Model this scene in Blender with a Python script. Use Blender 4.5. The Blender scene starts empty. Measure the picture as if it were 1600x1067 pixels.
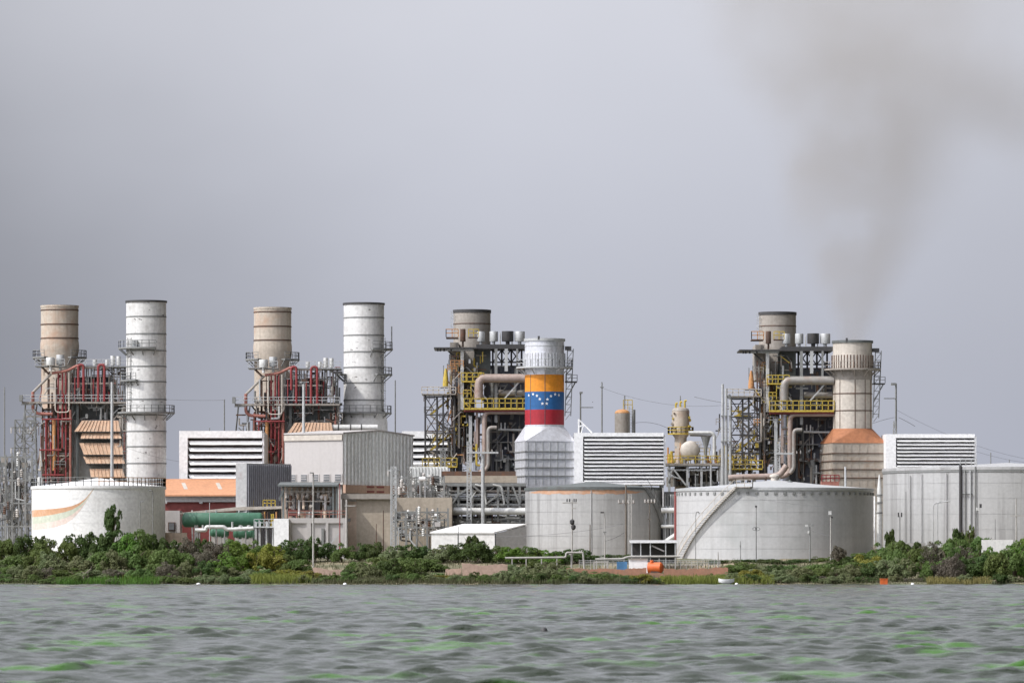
import bpy, math, random
import numpy as np
from mathutils import Vector

# ------------------------------------------------------------------ camera, sky, sun, exposure
scene = bpy.context.scene
D0, F, CAMH, HY = 800.0, 8000.0, 3.0, 879.2      # metres to the reference plane, focal length in px (1600 px frame), camera height, horizon row
cam_d = bpy.data.cameras.new("camera"); cam = bpy.data.objects.new("camera", cam_d)
scene.collection.objects.link(cam); scene.camera = cam
cam.location = (0, -D0, CAMH); cam.rotation_euler = (math.radians(90), 0, 0)
cam_d.sensor_width = 36.0; cam_d.lens = 36.0 * F / 1600.0
cam_d.shift_y = (HY - 533.5) / 1600.0
cam_d.clip_start = 1.0; cam_d.clip_end = 20000.0
cam_d.dof.use_dof = True; cam_d.dof.focus_distance = 790.0; cam_d.dof.aperture_fstop = 3.0

SUN_EL, SUN_PHI = math.radians(47), math.radians(60)     # height of the sun; how far round to the left of the viewer's back
sd = Vector((-math.sin(SUN_PHI) * math.cos(SUN_EL), -math.cos(SUN_PHI) * math.cos(SUN_EL), math.sin(SUN_EL)))
sun_d = bpy.data.lights.new("sun", 'SUN'); sun_d.energy = 3.0; sun_d.angle = math.radians(0.7); sun_d.color = (1.0, 0.965, 0.915)
sun = bpy.data.objects.new("sun", sun_d); scene.collection.objects.link(sun)
sun.location = (-300, -300, 400); sun.rotation_euler = sd.to_track_quat('Z', 'Y').to_euler()

scene.view_settings.view_transform = 'Standard'; scene.view_settings.look = 'None'
scene.view_settings.gamma = 1.0; scene.view_settings.exposure = 0.0
scene.cycles.use_denoising = True
scene.cycles.volume_bounces = 1; scene.cycles.max_bounces = 8

world = bpy.data.worlds.new("World"); scene.world = world; world.use_nodes = True
def build_world():
    nt = world.node_tree; N = nt.nodes; L = nt.links; N.clear()
    out = N.new('ShaderNodeOutputWorld'); bg = N.new('ShaderNodeBackground'); bg.inputs['Strength'].default_value = 0.1
    sky = N.new('ShaderNodeTexSky'); sky.sky_type = 'NISHITA'; sky.sun_disc = False
    sky.sun_elevation = SUN_EL; sky.sun_rotation = math.atan2(sd.x, sd.y); sky.dust_density = 4.0; sky.air_density = 1.0
    tc = N.new('ShaderNodeTexCoord'); sep = N.new('ShaderNodeSeparateXYZ'); L.new(tc.outputs['Generated'], sep.inputs[0])
    def M(op, a, b=None, c=None, clamp=False):
        n = N.new('ShaderNodeMath'); n.operation = op; n.use_clamp = clamp
        for i, v in enumerate((a, b, c)):
            if v is None: continue
            if isinstance(v, (int, float)): n.inputs[i].default_value = v
            else: L.new(v, n.inputs[i])
        return n.outputs[0]
    x, y, z = sep.outputs
    # overcast deck: soft large noise, a darker smoke bank low on the left side of the sky, brighter higher up
    mp = N.new('ShaderNodeMapping'); mp.inputs['Scale'].default_value = (1, 1, 1.6); L.new(tc.outputs['Generated'], mp.inputs[0])
    n1 = N.new('ShaderNodeTexNoise'); n1.inputs['Scale'].default_value = 9; n1.inputs['Detail'].default_value = 4; n1.inputs['Roughness'].default_value = .5
    L.new(mp.outputs[0], n1.inputs['Vector'])
    ang = M('ARCTAN2', x, y)                                   # bearing from straight ahead, radians
    wob = M('MULTIPLY', M('SUBTRACT', n1.outputs[0], 0.5), 0.045)
    bearing = M('ADD', ang, wob)
    dx = M('DIVIDE', M('SUBTRACT', bearing, -0.135), 0.082)
    dz = M('DIVIDE', M('SUBTRACT', M('ADD', z, M('MULTIPLY', wob, .4)), 0.044), 0.105)
    bank = M('POWER', 2.718, M('MULTIPLY', M('ADD', M('MULTIPLY', dx, dx), M('MULTIPLY', dz, dz)), -1.0))
    up = N.new('ShaderNodeMapRange'); up.interpolation_type = 'SMOOTHSTEP'
    L.new(z, up.inputs[0]); up.inputs[1].default_value = 0.025; up.inputs[2].default_value = 0.128; up.inputs[3].default_value = 5.55; up.inputs[4].default_value = 7.3
    hi = N.new('ShaderNodeMapRange'); L.new(z, hi.inputs[0]); hi.inputs[1].default_value = .13; hi.inputs[2].default_value = .55; hi.inputs[3].default_value = 1.0; hi.inputs[4].default_value = 1.6
    lum = M('MULTIPLY', M('MULTIPLY', up.outputs[0], hi.outputs[0]), M('SUBTRACT', 1.0, M('MULTIPLY', bank, 0.50)))
    lum = M('MULTIPLY', lum, M('ADD', 0.93, M('MULTIPLY', n1.outputs[0], 0.14)))
    away = N.new('ShaderNodeMapRange'); away.interpolation_type = 'SMOOTHSTEP'; L.new(y, away.inputs[0]); away.inputs[1].default_value = .93; away.inputs[2].default_value = -.1; away.inputs[3].default_value = 1.0; away.inputs[4].default_value = 2.3
    lum = M('MULTIPLY', lum, away.outputs[0])                  # unseen sky to the sides and behind is brightened to fill shaded faces
    # the far bank of haze to the right is a little dimmer than straight ahead
    lum = M('MULTIPLY', lum, M('SUBTRACT', 1.0, M('MULTIPLY', M('MULTIPLY', M('MAXIMUM', ang, 0.0), 1.1), 1.0, clamp=True)))
    tint = N.new('ShaderNodeMix'); tint.data_type = 'RGBA'; tint.inputs[6].default_value = (0.95, 1.0, 1.19, 1); tint.inputs[7].default_value = (0.985, 1.0, 1.10, 1)
    L.new(M('MULTIPLY', z, 9.0, clamp=True), tint.inputs[0])
    sc = N.new('ShaderNodeVectorMath'); sc.operation = 'SCALE'; L.new(tint.outputs[2], sc.inputs[0]); L.new(lum, sc.inputs['Scale'])
    mx = N.new('ShaderNodeMix'); mx.data_type = 'RGBA'; mx.inputs[0].default_value = 0.93
    L.new(sky.outputs[0], mx.inputs[6]); L.new(sc.outputs[0], mx.inputs[7])
    L.new(mx.outputs[2], bg.inputs['Color']); L.new(bg.outputs[0], out.inputs['Surface'])
build_world()

# ------------------------------------------------------------------ helpers
COL = scene.collection
rnd = random.Random(7)
def X(px, Y): return (px - 800.0) * (D0 + Y) / F
def Z(py, Y): return CAMH + (HY - py) * (D0 + Y) / F
def W(px, py, Y): return Vector((X(px, Y), Y, Z(py, Y)))
def S(Y): return (D0 + Y) / F                                   # metres per photo pixel at depth Y
def shore(x): return -90 + 1.2 * math.sin(x * .09) + .8 * math.sin(x * .31 + 1) + .4 * math.sin(x * .83 + 2)
def ground(x, Y):
    t = Y - shore(x)
    pts = ((-60, -2.5), (-4, -.5), (0, -.05), (3, .25), (8, .5), (16, .85), (26, 1.5), (36, 2.6), (46, 3.2), (58, 3.6), (90, 3.7), (130, 4.2), (400, 5.0), (30000, 5.0))
    for (a, za), (b, zb) in zip(pts, pts[1:]):
        if t <= b:
            k = max(0.0, (t - a) / (b - a)); z = za + (zb - za) * k; break
    else: z = 5.0
    if 1 < t < 60: z += .18 * math.sin(x * .35 + Y * .2) * min(1, t / 6) * .6
    return z

loc_of = {}
def props(o, label=None, cat=None, group=None, kind=None):
    if label: o["label"] = label
    if cat: o["category"] = cat
    if group: o["group"] = group
    if kind: o["kind"] = kind
    return o
def thing(name, label, cat, loc, group=None):
    o = bpy.data.objects.new(name, None); COL.objects.link(o); o.location = loc; loc_of[o.name] = Vector(loc)
    o.empty_display_size = .5
    return props(o, label, cat, group)

class MB:
    def __init__(s): s.v = []; s.f = []; s.m = []; s.cur = 0
    def mat(s, i): s.cur = i; return s
    def face(s, idx): s.f.append(idx); s.m.append(s.cur)
    def add(s, vs, fs):
        b = len(s.v); s.v.extend(tuple(p) for p in vs)
        for f in fs: s.face([b + i for i in f])
        return s
    def box(s, x0, x1, y0, y1, z0, z1):
        vs = [(x, y, z) for z in (z0, z1) for y in (y0, y1) for x in (x0, x1)]
        return s.add(vs, [(0, 2, 3, 1), (4, 5, 7, 6), (0, 1, 5, 4), (2, 6, 7, 3), (0, 4, 6, 2), (1, 3, 7, 5)])
    def pbox(s, p0, p1, q0, q1, Y0, Y1):                        # px range, py range at the front face, depths
        return s.box(X(p0, Y0), X(p1, Y0), Y0, Y1, Z(q1, Y0), Z(q0, Y0))
    def obox(s, c, ux, uy, hx, hy, z0, z1):                     # box on two horizontal axes
        vs = []
        for z in (z0, z1):
            for b in (-hy, hy):
                for a in (-hx, hx):
                    vs.append((c[0] + ux[0] * a + uy[0] * b, c[1] + ux[1] * a + uy[1] * b, z))
        return s.add(vs, [(0, 2, 3, 1), (4, 5, 7, 6), (0, 1, 5, 4), (2, 6, 7, 3), (0, 4, 6, 2), (1, 3, 7, 5)])
    def beam(s, a, b, w, h=None):
        a, b = Vector(a), Vector(b); d = b - a
        if d.length < 1e-6: return s
        d.normalize(); h = h or w
        up = Vector((0, 0, 1)) if abs(d.z) < .95 else Vector((0, 1, 0))
        u = d.cross(up).normalized(); n = u.cross(d).normalized()
        vs = [p + u * (i * w / 2) + n * (j * h / 2) for p in (a, b) for i, j in ((-1, -1), (1, -1), (1, 1), (-1, 1))]
        return s.add(vs, [(3, 2, 1, 0), (4, 5, 6, 7), (0, 1, 5, 4), (1, 2, 6, 5), (2, 3, 7, 6), (3, 0, 4, 7)])
    def tube(s, pts, r, seg=10, cap=True, bend=0):
        pts = [Vector(p) for p in pts]
        if bend:                                                # round the corners
            q = [pts[0]]
            for a, b, c in zip(pts, pts[1:], pts[2:]):
                u, w = (a - b), (c - b); k = min(bend, u.length * .48, w.length * .48); u.normalize(); w.normalize()
                for t in (0, .25, .5, .75, 1): q.append((1 - t) ** 2 * (b + u * k) + 2 * t * (1 - t) * b + t * t * (b + w * k))
            pts = q + [pts[-1]]
        rs = r if isinstance(r, (list, tuple)) else [r] * len(pts)
        n = len(pts); prev = None; b0 = len(s.v)
        for i, p in enumerate(pts):
            d = (pts[min(i + 1, n - 1)] - pts[max(i - 1, 0)]).normalized()
            if prev is None:
                up = Vector((0, 0, 1)) if abs(d.z) < .9 else Vector((0, 1, 0)); u = d.cross(up).normalized()
            else: u = (prev - d * prev.dot(d)).normalized()
            w = d.cross(u); prev = u
            for k in range(seg):
                a = 2 * math.pi * k / seg; s.v.append(tuple(p + u * (rs[i] * math.cos(a)) + w * (rs[i] * math.sin(a))))
        for i in range(n - 1):
            for k in range(seg):
                k2 = (k + 1) % seg; s.face([b0 + i * seg + k, b0 + i * seg + k2, b0 + (i + 1) * seg + k2, b0 + (i + 1) * seg + k])
        if cap:
            s.face([b0 + k for k in range(seg)][::-1]); s.face([b0 + (n - 1) * seg + k for k in range(seg)])
        return s
    def lathe(s, prof, cx, cy, seg=40, caps=True):
        b0 = len(s.v); n = len(prof)
        for r, z in prof:
            for k in range(seg):
                a = 2 * math.pi * k / seg; s.v.append((cx + r * math.cos(a), cy + r * math.sin(a), z))
        for i in range(n - 1):
            for k in range(seg):
                k2 = (k + 1) % seg; s.face([b0 + i * seg + k, b0 + i * seg + k2, b0 + (i + 1) * seg + k2, b0 + (i + 1) * seg + k])
        if caps:
            s.face([b0 + k for k in range(seg)][::-1]); s.face([b0 + (n - 1) * seg + k for k in range(seg)])
        return s
    def ring(s, r0, r1, z0, z1, cx, cy, a0=0, a1=360, seg=32):
        full = abs(a1 - a0) >= 360; n = seg if full else seg + 1; b = len(s.v)
        for k in range(n):
            a = math.radians(a0 + (a1 - a0) * k / seg)
            for r, z in ((r0, z0), (r1, z0), (r1, z1), (r0, z1)): s.v.append((cx + r * math.cos(a), cy + r * math.sin(a), z))
        for k in range(seg):
            p, q = b + 4 * k, b + 4 * ((k + 1) % n)
            for i in range(4): j = (i + 1) % 4; s.face([p + i, q + i, q + j, p + j])
        if not full: s.face([b + 3, b + 2, b + 1, b]); e = b + 4 * seg; s.face([e, e + 1, e + 2, e + 3])
        return s
    def prism(s, poly, y0, y1):                                 # polygon in x,z pushed along y
        n = len(poly); vs = [(x, y0, z) for x, z in poly] + [(x, y1, z) for x, z in poly]
        return s.add(vs, [list(range(n)), list(range(n, 2 * n))[::-1]] + [(i, i + n, (i + 1) % n + n, (i + 1) % n) for i in range(n)])
    def rail(s, pts, h=1.1, step=1.6, w=.09):
        pts = [Vector(p) for p in pts]; up = Vector((0, 0, 1))
        for a, b in zip(pts, pts[1:]):
            for k in (h, h * .52): s.beam(a + up * k, b + up * k, w)
            n = max(1, int(round((b - a).length / step)))
            for i in range(n + 1): p = a.lerp(b, i / n); s.beam(p, p + up * h, w)
        return s
    def ring_rail(s, r, z, cx, cy, a0=0, a1=360, h=1.1, w=.09, n=24):
        pts = [(cx + r * math.cos(math.radians(a0 + (a1 - a0) * i / n)), cy + r * math.sin(math.radians(a0 + (a1 - a0) * i / n)), z) for i in range(n + 1)]
        return s.rail(pts, h, 99, w)
    def ladder(s, x, y, z0, z1, w=.5, ux=(1, 0)):
        for k in (-1, 1): s.beam((x + ux[0] * w / 2 * k, y + ux[1] * w / 2 * k, z0), (x + ux[0] * w / 2 * k, y + ux[1] * w / 2 * k, z1), .08)
        z = z0
        while z < z1:
            s.beam((x - ux[0] * w / 2, y - ux[1] * w / 2, z), (x + ux[0] * w / 2, y + ux[1] * w / 2, z), .05); z += .45
        return s
    def lattice(s, x, y, z0, z1, w, n, t=.12, w1=None, xb=True):
        w1 = w1 or w; c = ((-1, -1), (1, -1), (1, 1), (-1, 1))
        P = lambda i, k: Vector((x + c[i][0] * (w + (w1 - w) * k / n) / 2, y + c[i][1] * (w + (w1 - w) * k / n) / 2, z0 + (z1 - z0) * k / n))
        for i in range(4): s.beam(P(i, 0), P(i, n), t)
        for k in range(n):
            for i in range(4):
                j = (i + 1) % 4
                s.beam(P(i, k), P(j, k + 1), t * .6)
                if xb: s.beam(P(j, k), P(i, k + 1), t * .6)
                s.beam(P(i, k + 1), P(j, k + 1), t * .6)
        return s
    def build(s, name, mats, parent=None, label=None, cat=None, group=None, kind=None, origin=None, smooth=True):
        me = bpy.data.meshes.new(name)
        off = Vector((0, 0, 0))
        if parent is not None:
            off = loc_of[parent.name].copy()
        elif origin is not None: off = Vector(origin)
        vs = np.array(s.v, dtype=np.float64) - np.array(off)
        me.from_pydata(vs.tolist(), [], s.f)
        if not isinstance(mats, (list, tuple)): mats = [mats]
        for m in mats: me.materials.append(m)
        if len(mats) > 1: me.polygons.foreach_set('material_index', s.m)
        if smooth:
            me.polygons.foreach_set('use_smooth', [True] * len(me.polygons)); me.set_sharp_from_angle(angle=math.radians(28))
        me.update()
        o = bpy.data.objects.new(name, me); COL.objects.link(o)
        if parent is not None:
            o.parent = parent
            loc_of[o.name] = off          # children of this part share the thing's origin
        else:
            o.location = off; loc_of[o.name] = off
        return props(o, label, cat, group, kind)

def clutter(parent, box_px, Y, d0, d1, n, mats_, seed, kinds='psrb', rmax=.2):
    """small pipes, struts, handrails and boxes crowding one bay of a steel frame, each a part of its own"""
    r_ = random.Random(seed); x0, x1, y0, y1 = box_px
    for i in range(n):
        x, y, d = r_.uniform(x0, x1), r_.uniform(y0, y1), Y + r_.uniform(d0, d1); k = r_.choice(kinds); mt = r_.choice(mats_)
        cl = lambda a: max(x0, min(x1, a)); cy_ = lambda a: max(y0, min(y1, a))
        if k == 'p':
            h = r_.uniform(10, 46); MB().tube([W(x, y, d), W(x, cy_(y + h), d), W(cl(x + r_.choice((-1, 1)) * r_.uniform(4, 16)), cy_(y + h), d)] if y + h < y1 else [W(x, y - 8, d), W(x, y1, d)], r_.uniform(.05, rmax), 6, bend=.3).build('small_pipe', mt, parent)
        elif k == 's':
            dx_ = r_.choice((0, 0, 9, -9, 14, -14)); MB().beam(W(x, y, d), W(cl(x + dx_), cy_(y + r_.uniform(9, 24)), d), r_.uniform(.10, .22)).build('strut', mt, parent)
        elif k == 'h': MB().beam(W(x, y, d), W(cl(x + r_.uniform(10, 34)), y, d), r_.uniform(.10, .26)).build('tie_beam', mt, parent)
        elif k == 'r': MB().rail([W(x, y, d), W(cl(x + r_.uniform(9, 20)) + .3, y, d)], 1.0, .8, .10).build('railing', mt, parent)
        else:
            w_, h_ = r_.uniform(2, 6), r_.uniform(2, 7); MB().pbox(x, x + w_, y, y + h_, d, d + .8).build('cabinet', mt, parent)

# ------------------------------------------------------------------ materials
def principled(name):
    m = bpy.data.materials.new(name); m.use_nodes = True; nt = m.node_tree; b = nt.nodes['Principled BSDF']
    return m, nt, nt.nodes, nt.links, b
def mat(name, col, rough=.6, metal=0.0, dirt=None, amt=.5, scale=.6, streak=0.0, streak_col=None, sc2=None, bump=0.0, fine=.12, spec=.4, fleck=0.0, wide=1.4):
    """paint or bare metal with blotches of dirt or rust and vertical run-off streaks"""
    m, nt, N, L, b = principled(name)
    geo = N.new('ShaderNodeNewGeometry')
    c = (*col, 1)
    n0 = N.new('ShaderNodeTexNoise'); n0.inputs['Scale'].default_value = sc2 or 2.2; n0.inputs['Detail'].default_value = 5; L.new(geo.outputs['Position'], n0.inputs['Vector'])
    r0 = N.new('ShaderNodeMapRange'); L.new(n0.outputs[0], r0.inputs[0]); r0.inputs[1].default_value = .3; r0.inputs[2].default_value = .7
    r0.inputs[3].default_value = 1 - fine; r0.inputs[4].default_value = 1 + fine
    v = N.new('ShaderNodeVectorMath'); v.operation = 'SCALE'; v.inputs[0].default_value = col; L.new(r0.outputs[0], v.inputs['Scale'])
    cur = v.outputs[0]
    if dirt:
        n1 = N.new('ShaderNodeTexNoise'); n1.inputs['Scale'].default_value = scale; n1.inputs['Detail'].default_value = 7; n1.inputs['Roughness'].default_value = .65; L.new(geo.outputs['Position'], n1.inputs['Vector'])
        r1 = N.new('ShaderNodeMapRange'); L.new(n1.outputs[0], r1.inputs[0]); r1.inputs[1].default_value = .62 - amt * .3; r1.inputs[2].default_value = .78 - amt * .2; r1.inputs[4].default_value = min(1, .35 + amt)
        mx = N.new('ShaderNodeMix'); mx.data_type = 'RGBA'; L.new(r1.outputs[0], mx.inputs[0]); L.new(cur, mx.inputs[6]); mx.inputs[7].default_value = (*dirt, 1); cur = mx.outputs[2]
    if streak:
        mp = N.new('ShaderNodeMapping'); mp.inputs['Scale'].default_value = (1, 1, .05); L.new(geo.outputs['Position'], mp.inputs[0])
        n2 = N.new('ShaderNodeTexNoise'); n2.inputs['Scale'].default_value = wide; n2.inputs['Detail'].default_value = 6; n2.inputs['Roughness'].default_value = .7; L.new(mp.outputs[0], n2.inputs['Vector'])
        r2 = N.new('ShaderNodeMapRange'); L.new(n2.outputs[0], r2.inputs[0]); r2.inputs[1].default_value = .48; r2.inputs[2].default_value = .72; r2.inputs[4].default_value = streak
        mx = N.new('ShaderNodeMix'); mx.data_type = 'RGBA'; L.new(r2.outputs[0], mx.inputs[0]); L.new(cur, mx.inputs[6]); mx.inputs[7].default_value = (*(streak_col or (col[0] * .55, col[1] * .53, col[2] * .5)), 1); cur = mx.outputs[2]
    if fleck:                                                   # flaked spots where the paint is gone
        mp = N.new('ShaderNodeMapping'); mp.inputs['Scale'].default_value = (.8, .8, 1.7); L.new(geo.outputs['Position'], mp.inputs[0])
        n3 = N.new('ShaderNodeTexNoise'); n3.inputs['Scale'].default_value = .95; n3.inputs['Detail'].default_value = 3; n3.inputs['Roughness'].default_value = .6; L.new(mp.outputs[0], n3.inputs['Vector'])
        r3 = N.new('ShaderNodeMapRange'); L.new(n3.outputs[0], r3.inputs[0]); r3.inputs[1].default_value = .665; r3.inputs[2].default_value = .70; r3.inputs[4].default_value = fleck
        mx = N.new('ShaderNodeMix'); mx.data_type = 'RGBA'; L.new(r3.outputs[0], mx.inputs[0]); L.new(cur, mx.inputs[6]); mx.inputs[7].default_value = (.10, .09, .085, 1); cur = mx.outputs[2]
    L.new(cur, b.inputs['Base Color'])
    b.inputs['Roughness'].default_value = rough; b.inputs['Metallic'].default_value = metal; b.inputs['Specular IOR Level'].default_value = spec
    if bump:
        bp = N.new('ShaderNodeBump'); bp.inputs['Strength'].default_value = bump; bp.inputs['Distance'].default_value = .05; L.new(n0.outputs[0], bp.inputs['Height']); L.new(bp.outputs[0], b.inputs['Normal'])
    return m
def leafmat(name, col, var=.35, warm=(0, 0, 0)):
    m, nt, N, L, b = principled(name)
    geo = N.new('ShaderNodeNewGeometry'); oi = N.new('ShaderNodeObjectInfo')
    ad = N.new('ShaderNodeMath'); ad.operation = 'MULTIPLY_ADD'; L.new(oi.outputs['Random'], ad.inputs[0]); ad.inputs[1].default_value = .45
    L.new(geo.outputs['Random Per Island'], ad.inputs[2])
    r = N.new('ShaderNodeMapRange'); L.new(ad.outputs[0], r.inputs[0]); r.inputs[2].default_value = 1.45; r.inputs[3].default_value = 1 - var; r.inputs[4].default_value = 1 + var * 1.3
    v = N.new('ShaderNodeVectorMath'); v.operation = 'SCALE'; v.inputs[0].default_value = col; L.new(r.outputs[0], v.inputs['Scale'])
    hs = N.new('ShaderNodeHueSaturation'); L.new(v.outputs[0], hs.inputs['Color'])
    h = N.new('ShaderNodeMapRange'); L.new(oi.outputs['Random'], h.inputs[0]); h.inputs[3].default_value = .475; h.inputs[4].default_value = .52; L.new(h.outputs[0], hs.inputs['Hue'])
    L.new(hs.outputs[0], b.inputs['Base Color']); b.inputs['Roughness'].default_value = .6; b.inputs['Specular IOR Level'].default_value = .25
    tr = N.new('ShaderNodeBsdfTranslucent'); L.new(hs.outputs[0], tr.inputs['Color'])
    ms = N.new('ShaderNodeMixShader'); ms.inputs[0].default_value = .42; L.new(b.outputs[0], ms.inputs[1]); L.new(tr.outputs[0], ms.inputs[2])
    L.new(ms.outputs[0], N['Material Output'].inputs['Surface'])
    return m

RUST = (.20, .085, .04)
M_white = mat('weathered white paint', (.74, .73, .71), .55, dirt=(.42, .40, .37), amt=.14, scale=.5, streak=.22, streak_col=(.42, .40, .37))
M_white_clean = mat('white sheet metal', (.88, .88, .88), .5, dirt=(.75, .74, .72), amt=.0, scale=.3, streak=.05)
M_stackwhite = mat('chalky white chimney paint', (.68, .675, .66), .6, dirt=(.34, .33, .31), amt=.3, scale=.3, streak=.6, streak_col=(.42, .40, .38), fleck=.85)
M_beige = mat('rust stained beige paint', (.47, .41, .34), .65, dirt=(.43, .26, .17), amt=.42, scale=.22, streak=.45, streak_col=(.22, .17, .13))
M_cream = mat('stained cream paint', (.54, .495, .435), .6, dirt=(.32, .26, .20), amt=.22, scale=.3, streak=.35)
M_taupe = mat('weathered taupe steel', (.33, .30, .265), .6, dirt=(.20, .165, .135), amt=.3, scale=.4, streak=.4)
M_tank = mat('weathered grey tank paint', (.47, .47, .47), .42, .0, dirt=(.34, .355, .35), amt=.34, scale=.13, streak=.6, streak_col=(.32, .315, .31), fine=.06, wide=.6)
M_tank2 = mat('pale grey tank paint', (.43, .43, .425), .45, .0, dirt=(.34, .335, .325), amt=.26, scale=.11, streak=.85, streak_col=(.22, .215, .21), fine=.06, wide=.55)
M_tankwhite = mat('white tank paint', (.80, .795, .78), .5, dirt=(.62, .59, .56), amt=.16, scale=.2, streak=.16)
M_galv = mat('galvanised steel', (.48, .49, .49), .45, .2, dirt=(.22, .21, .20), amt=.2, scale=1.1)
M_silver = mat('silver aluminium paint', (.66, .67, .71), .38, .3, dirt=(.38, .36, .36), amt=.22, scale=.7, streak=.35, streak_col=(.36, .34, .33))
M_steel = mat('grey structural steel', (.22, .225, .22), .6, dirt=(.12, .085, .06), amt=.25, scale=1.3)
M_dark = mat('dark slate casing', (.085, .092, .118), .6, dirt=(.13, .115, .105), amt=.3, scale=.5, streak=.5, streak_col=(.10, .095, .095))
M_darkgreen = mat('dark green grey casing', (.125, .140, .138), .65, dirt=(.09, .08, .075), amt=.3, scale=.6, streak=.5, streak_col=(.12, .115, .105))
M_brown = mat('brown rusted steel', (.10, .065, .05), .75, dirt=RUST, amt=.4, scale=.9)
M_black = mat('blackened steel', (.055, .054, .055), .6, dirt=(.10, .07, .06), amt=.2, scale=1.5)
M_red = mat('faded red pipe paint', (.25, .042, .045), .6, dirt=(.16, .06, .045), amt=.3, scale=1.2, streak=.2)
M_pinkred = mat('sun bleached red paint', (.35, .145, .115), .65, dirt=(.22, .09, .06), amt=.3, scale=1.2)
M_orange = mat('rust orange cladding', (.58, .39, .265), .65, dirt=(.48, .38, .29), amt=.42, scale=.8, streak=.5, streak_col=(.27, .12, .07))
M_box = mat('rust washed grey sheet', (.40, .36, .31), .65, dirt=(.30, .21, .14), amt=.35, scale=.5, streak=.5, streak_col=(.26, .19, .14))
M_skirt = mat('rusted orange hood', (.37, .155, .075), .7, dirt=(.25, .11, .06), amt=.4, scale=.7, streak=.3)
M_roof = mat('terracotta roof sheeting', (.56, .28, .155), .7, dirt=(.38, .19, .11), amt=.25, scale=.3, streak=.2)
M_fascia = mat('faded peach fascia paint', (.50, .335, .245), .65, dirt=(.42, .27, .19), amt=.3, scale=.6, streak=.2)
M_maroon = mat('maroon wall paint', (.22, .055, .05), .6, dirt=(.11, .04, .035), amt=.2, scale=.6)
M_yellow = mat('safety yellow paint', (.50, .37, .06), .55, dirt=(.28, .17, .06), amt=.3, scale=1.5)
M_orangepaint = mat('faded orange paint', (.50, .25, .10), .6, dirt=(.3, .15, .08), amt=.3, scale=1.5)
M_pipe = mat('grey lagged pipe', (.30, .285, .265), .5, .2, dirt=(.30, .20, .15), amt=.38, scale=.6)
M_pipepink = mat('pink grey lagged pipe', (.36, .285, .25), .55, .1, dirt=(.27, .17, .13), amt=.35, scale=.7, streak=.2)
M_pipewhite = mat('bright lagged pipe', (.62, .62, .60), .45, .2, dirt=(.35, .33, .30), amt=.2, scale=.8)
M_tan = mat('tan render', (.44, .38, .305), .8, dirt=(.35, .295, .235), amt=.35, scale=.35, streak=.3)
M_tanlit = mat('sunlit tan render', (.52, .41, .32), .8, dirt=(.42, .31, .24), amt=.3, scale=.5, streak=.3)  # lighter, warmer copy of the tan render with sunlight mixed into the colour
M_bldg = mat('pale mauve beige sheeting', (.49, .465, .45), .6, dirt=(.42, .395, .37), amt=.2, scale=.25, streak=.2, fine=.04)
M_clad = mat('pale grey ribbed cladding', (.76, .77, .75), .5, .0, dirt=(.38, .37, .35), amt=.25, scale=.3, streak=.3)
M_claddark = mat('slate ribbed cladding', (.28, .28, .31), .5, .0, dirt=(.17, .165, .17), amt=.25, scale=.4, streak=.3)
M_grey = mat('grey fascia', (.42, .42, .42), .6, dirt=(.32, .25, .24), amt=.2, scale=.6)
M_green = mat('green tank paint', (.05, .145, .088), .5, dirt=(.11, .20, .15), amt=.35, scale=.7, streak=.35, streak_col=(.04, .11, .075))
M_concrete = mat('concrete', (.40, .385, .36), .85, dirt=(.28, .26, .23), amt=.3, scale=.6, streak=.3)
M_wood = mat('weathered pole timber', (.17, .145, .12), .85, dirt=(.10, .08, .065), amt=.3, scale=1.5)
M_flagy = mat('amber chimney paint', (.74, .27, .022), .55, dirt=(.62, .21, .022), amt=.2, scale=.4, streak=.25, streak_col=(.48, .24, .05))
M_flagb = mat('blue chimney paint', (.025, .115, .30), .5, dirt=(.03, .09, .22), amt=.2, scale=.4, streak=.2)
M_flagr = mat('red chimney paint', (.36, .022, .035), .5, dirt=(.26, .02, .03), amt=.2, scale=.4, streak=.2)
M_star = mat('white star paint', (.8, .8, .8), .6)
M_sworange = mat('pale orange stripe paint', (.55, .31, .18), .6, dirt=(.66, .50, .39), amt=.35, scale=.5)
M_swgreen = mat('pale sage stripe paint', (.50, .53, .43), .6, dirt=(.66, .65, .58), amt=.45, scale=.5)
M_swpink = mat('pale pink stripe paint', (.66, .54, .48), .6, dirt=(.74, .68, .63), amt=.5, scale=.5)
M_cable = mat('grey cable', (.13, .13, .135), .7)
M_glass = mat('dim window glass', (.16, .17, .18), .25, spec=.6)
M_insul = mat('glazed insulator', (.50, .47, .44), .35)
M_brickpink = mat('crumbling pink brick', (.44, .32, .26), .9, dirt=(.31, .23, .18), amt=.45, scale=1.3, bump=.5)
M_brickred = mat('orange brick', (.35, .19, .13), .9, dirt=(.24, .165, .12), amt=.45, scale=1.4, bump=.5)
M_oil = mat('orange oil tank paint', (.62, .13, .03), .5, dirt=(.3, .09, .03), amt=.25, scale=1.5)
M_bluepaint = mat('blue tarpaulin', (.06, .16, .30), .6)

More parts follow.
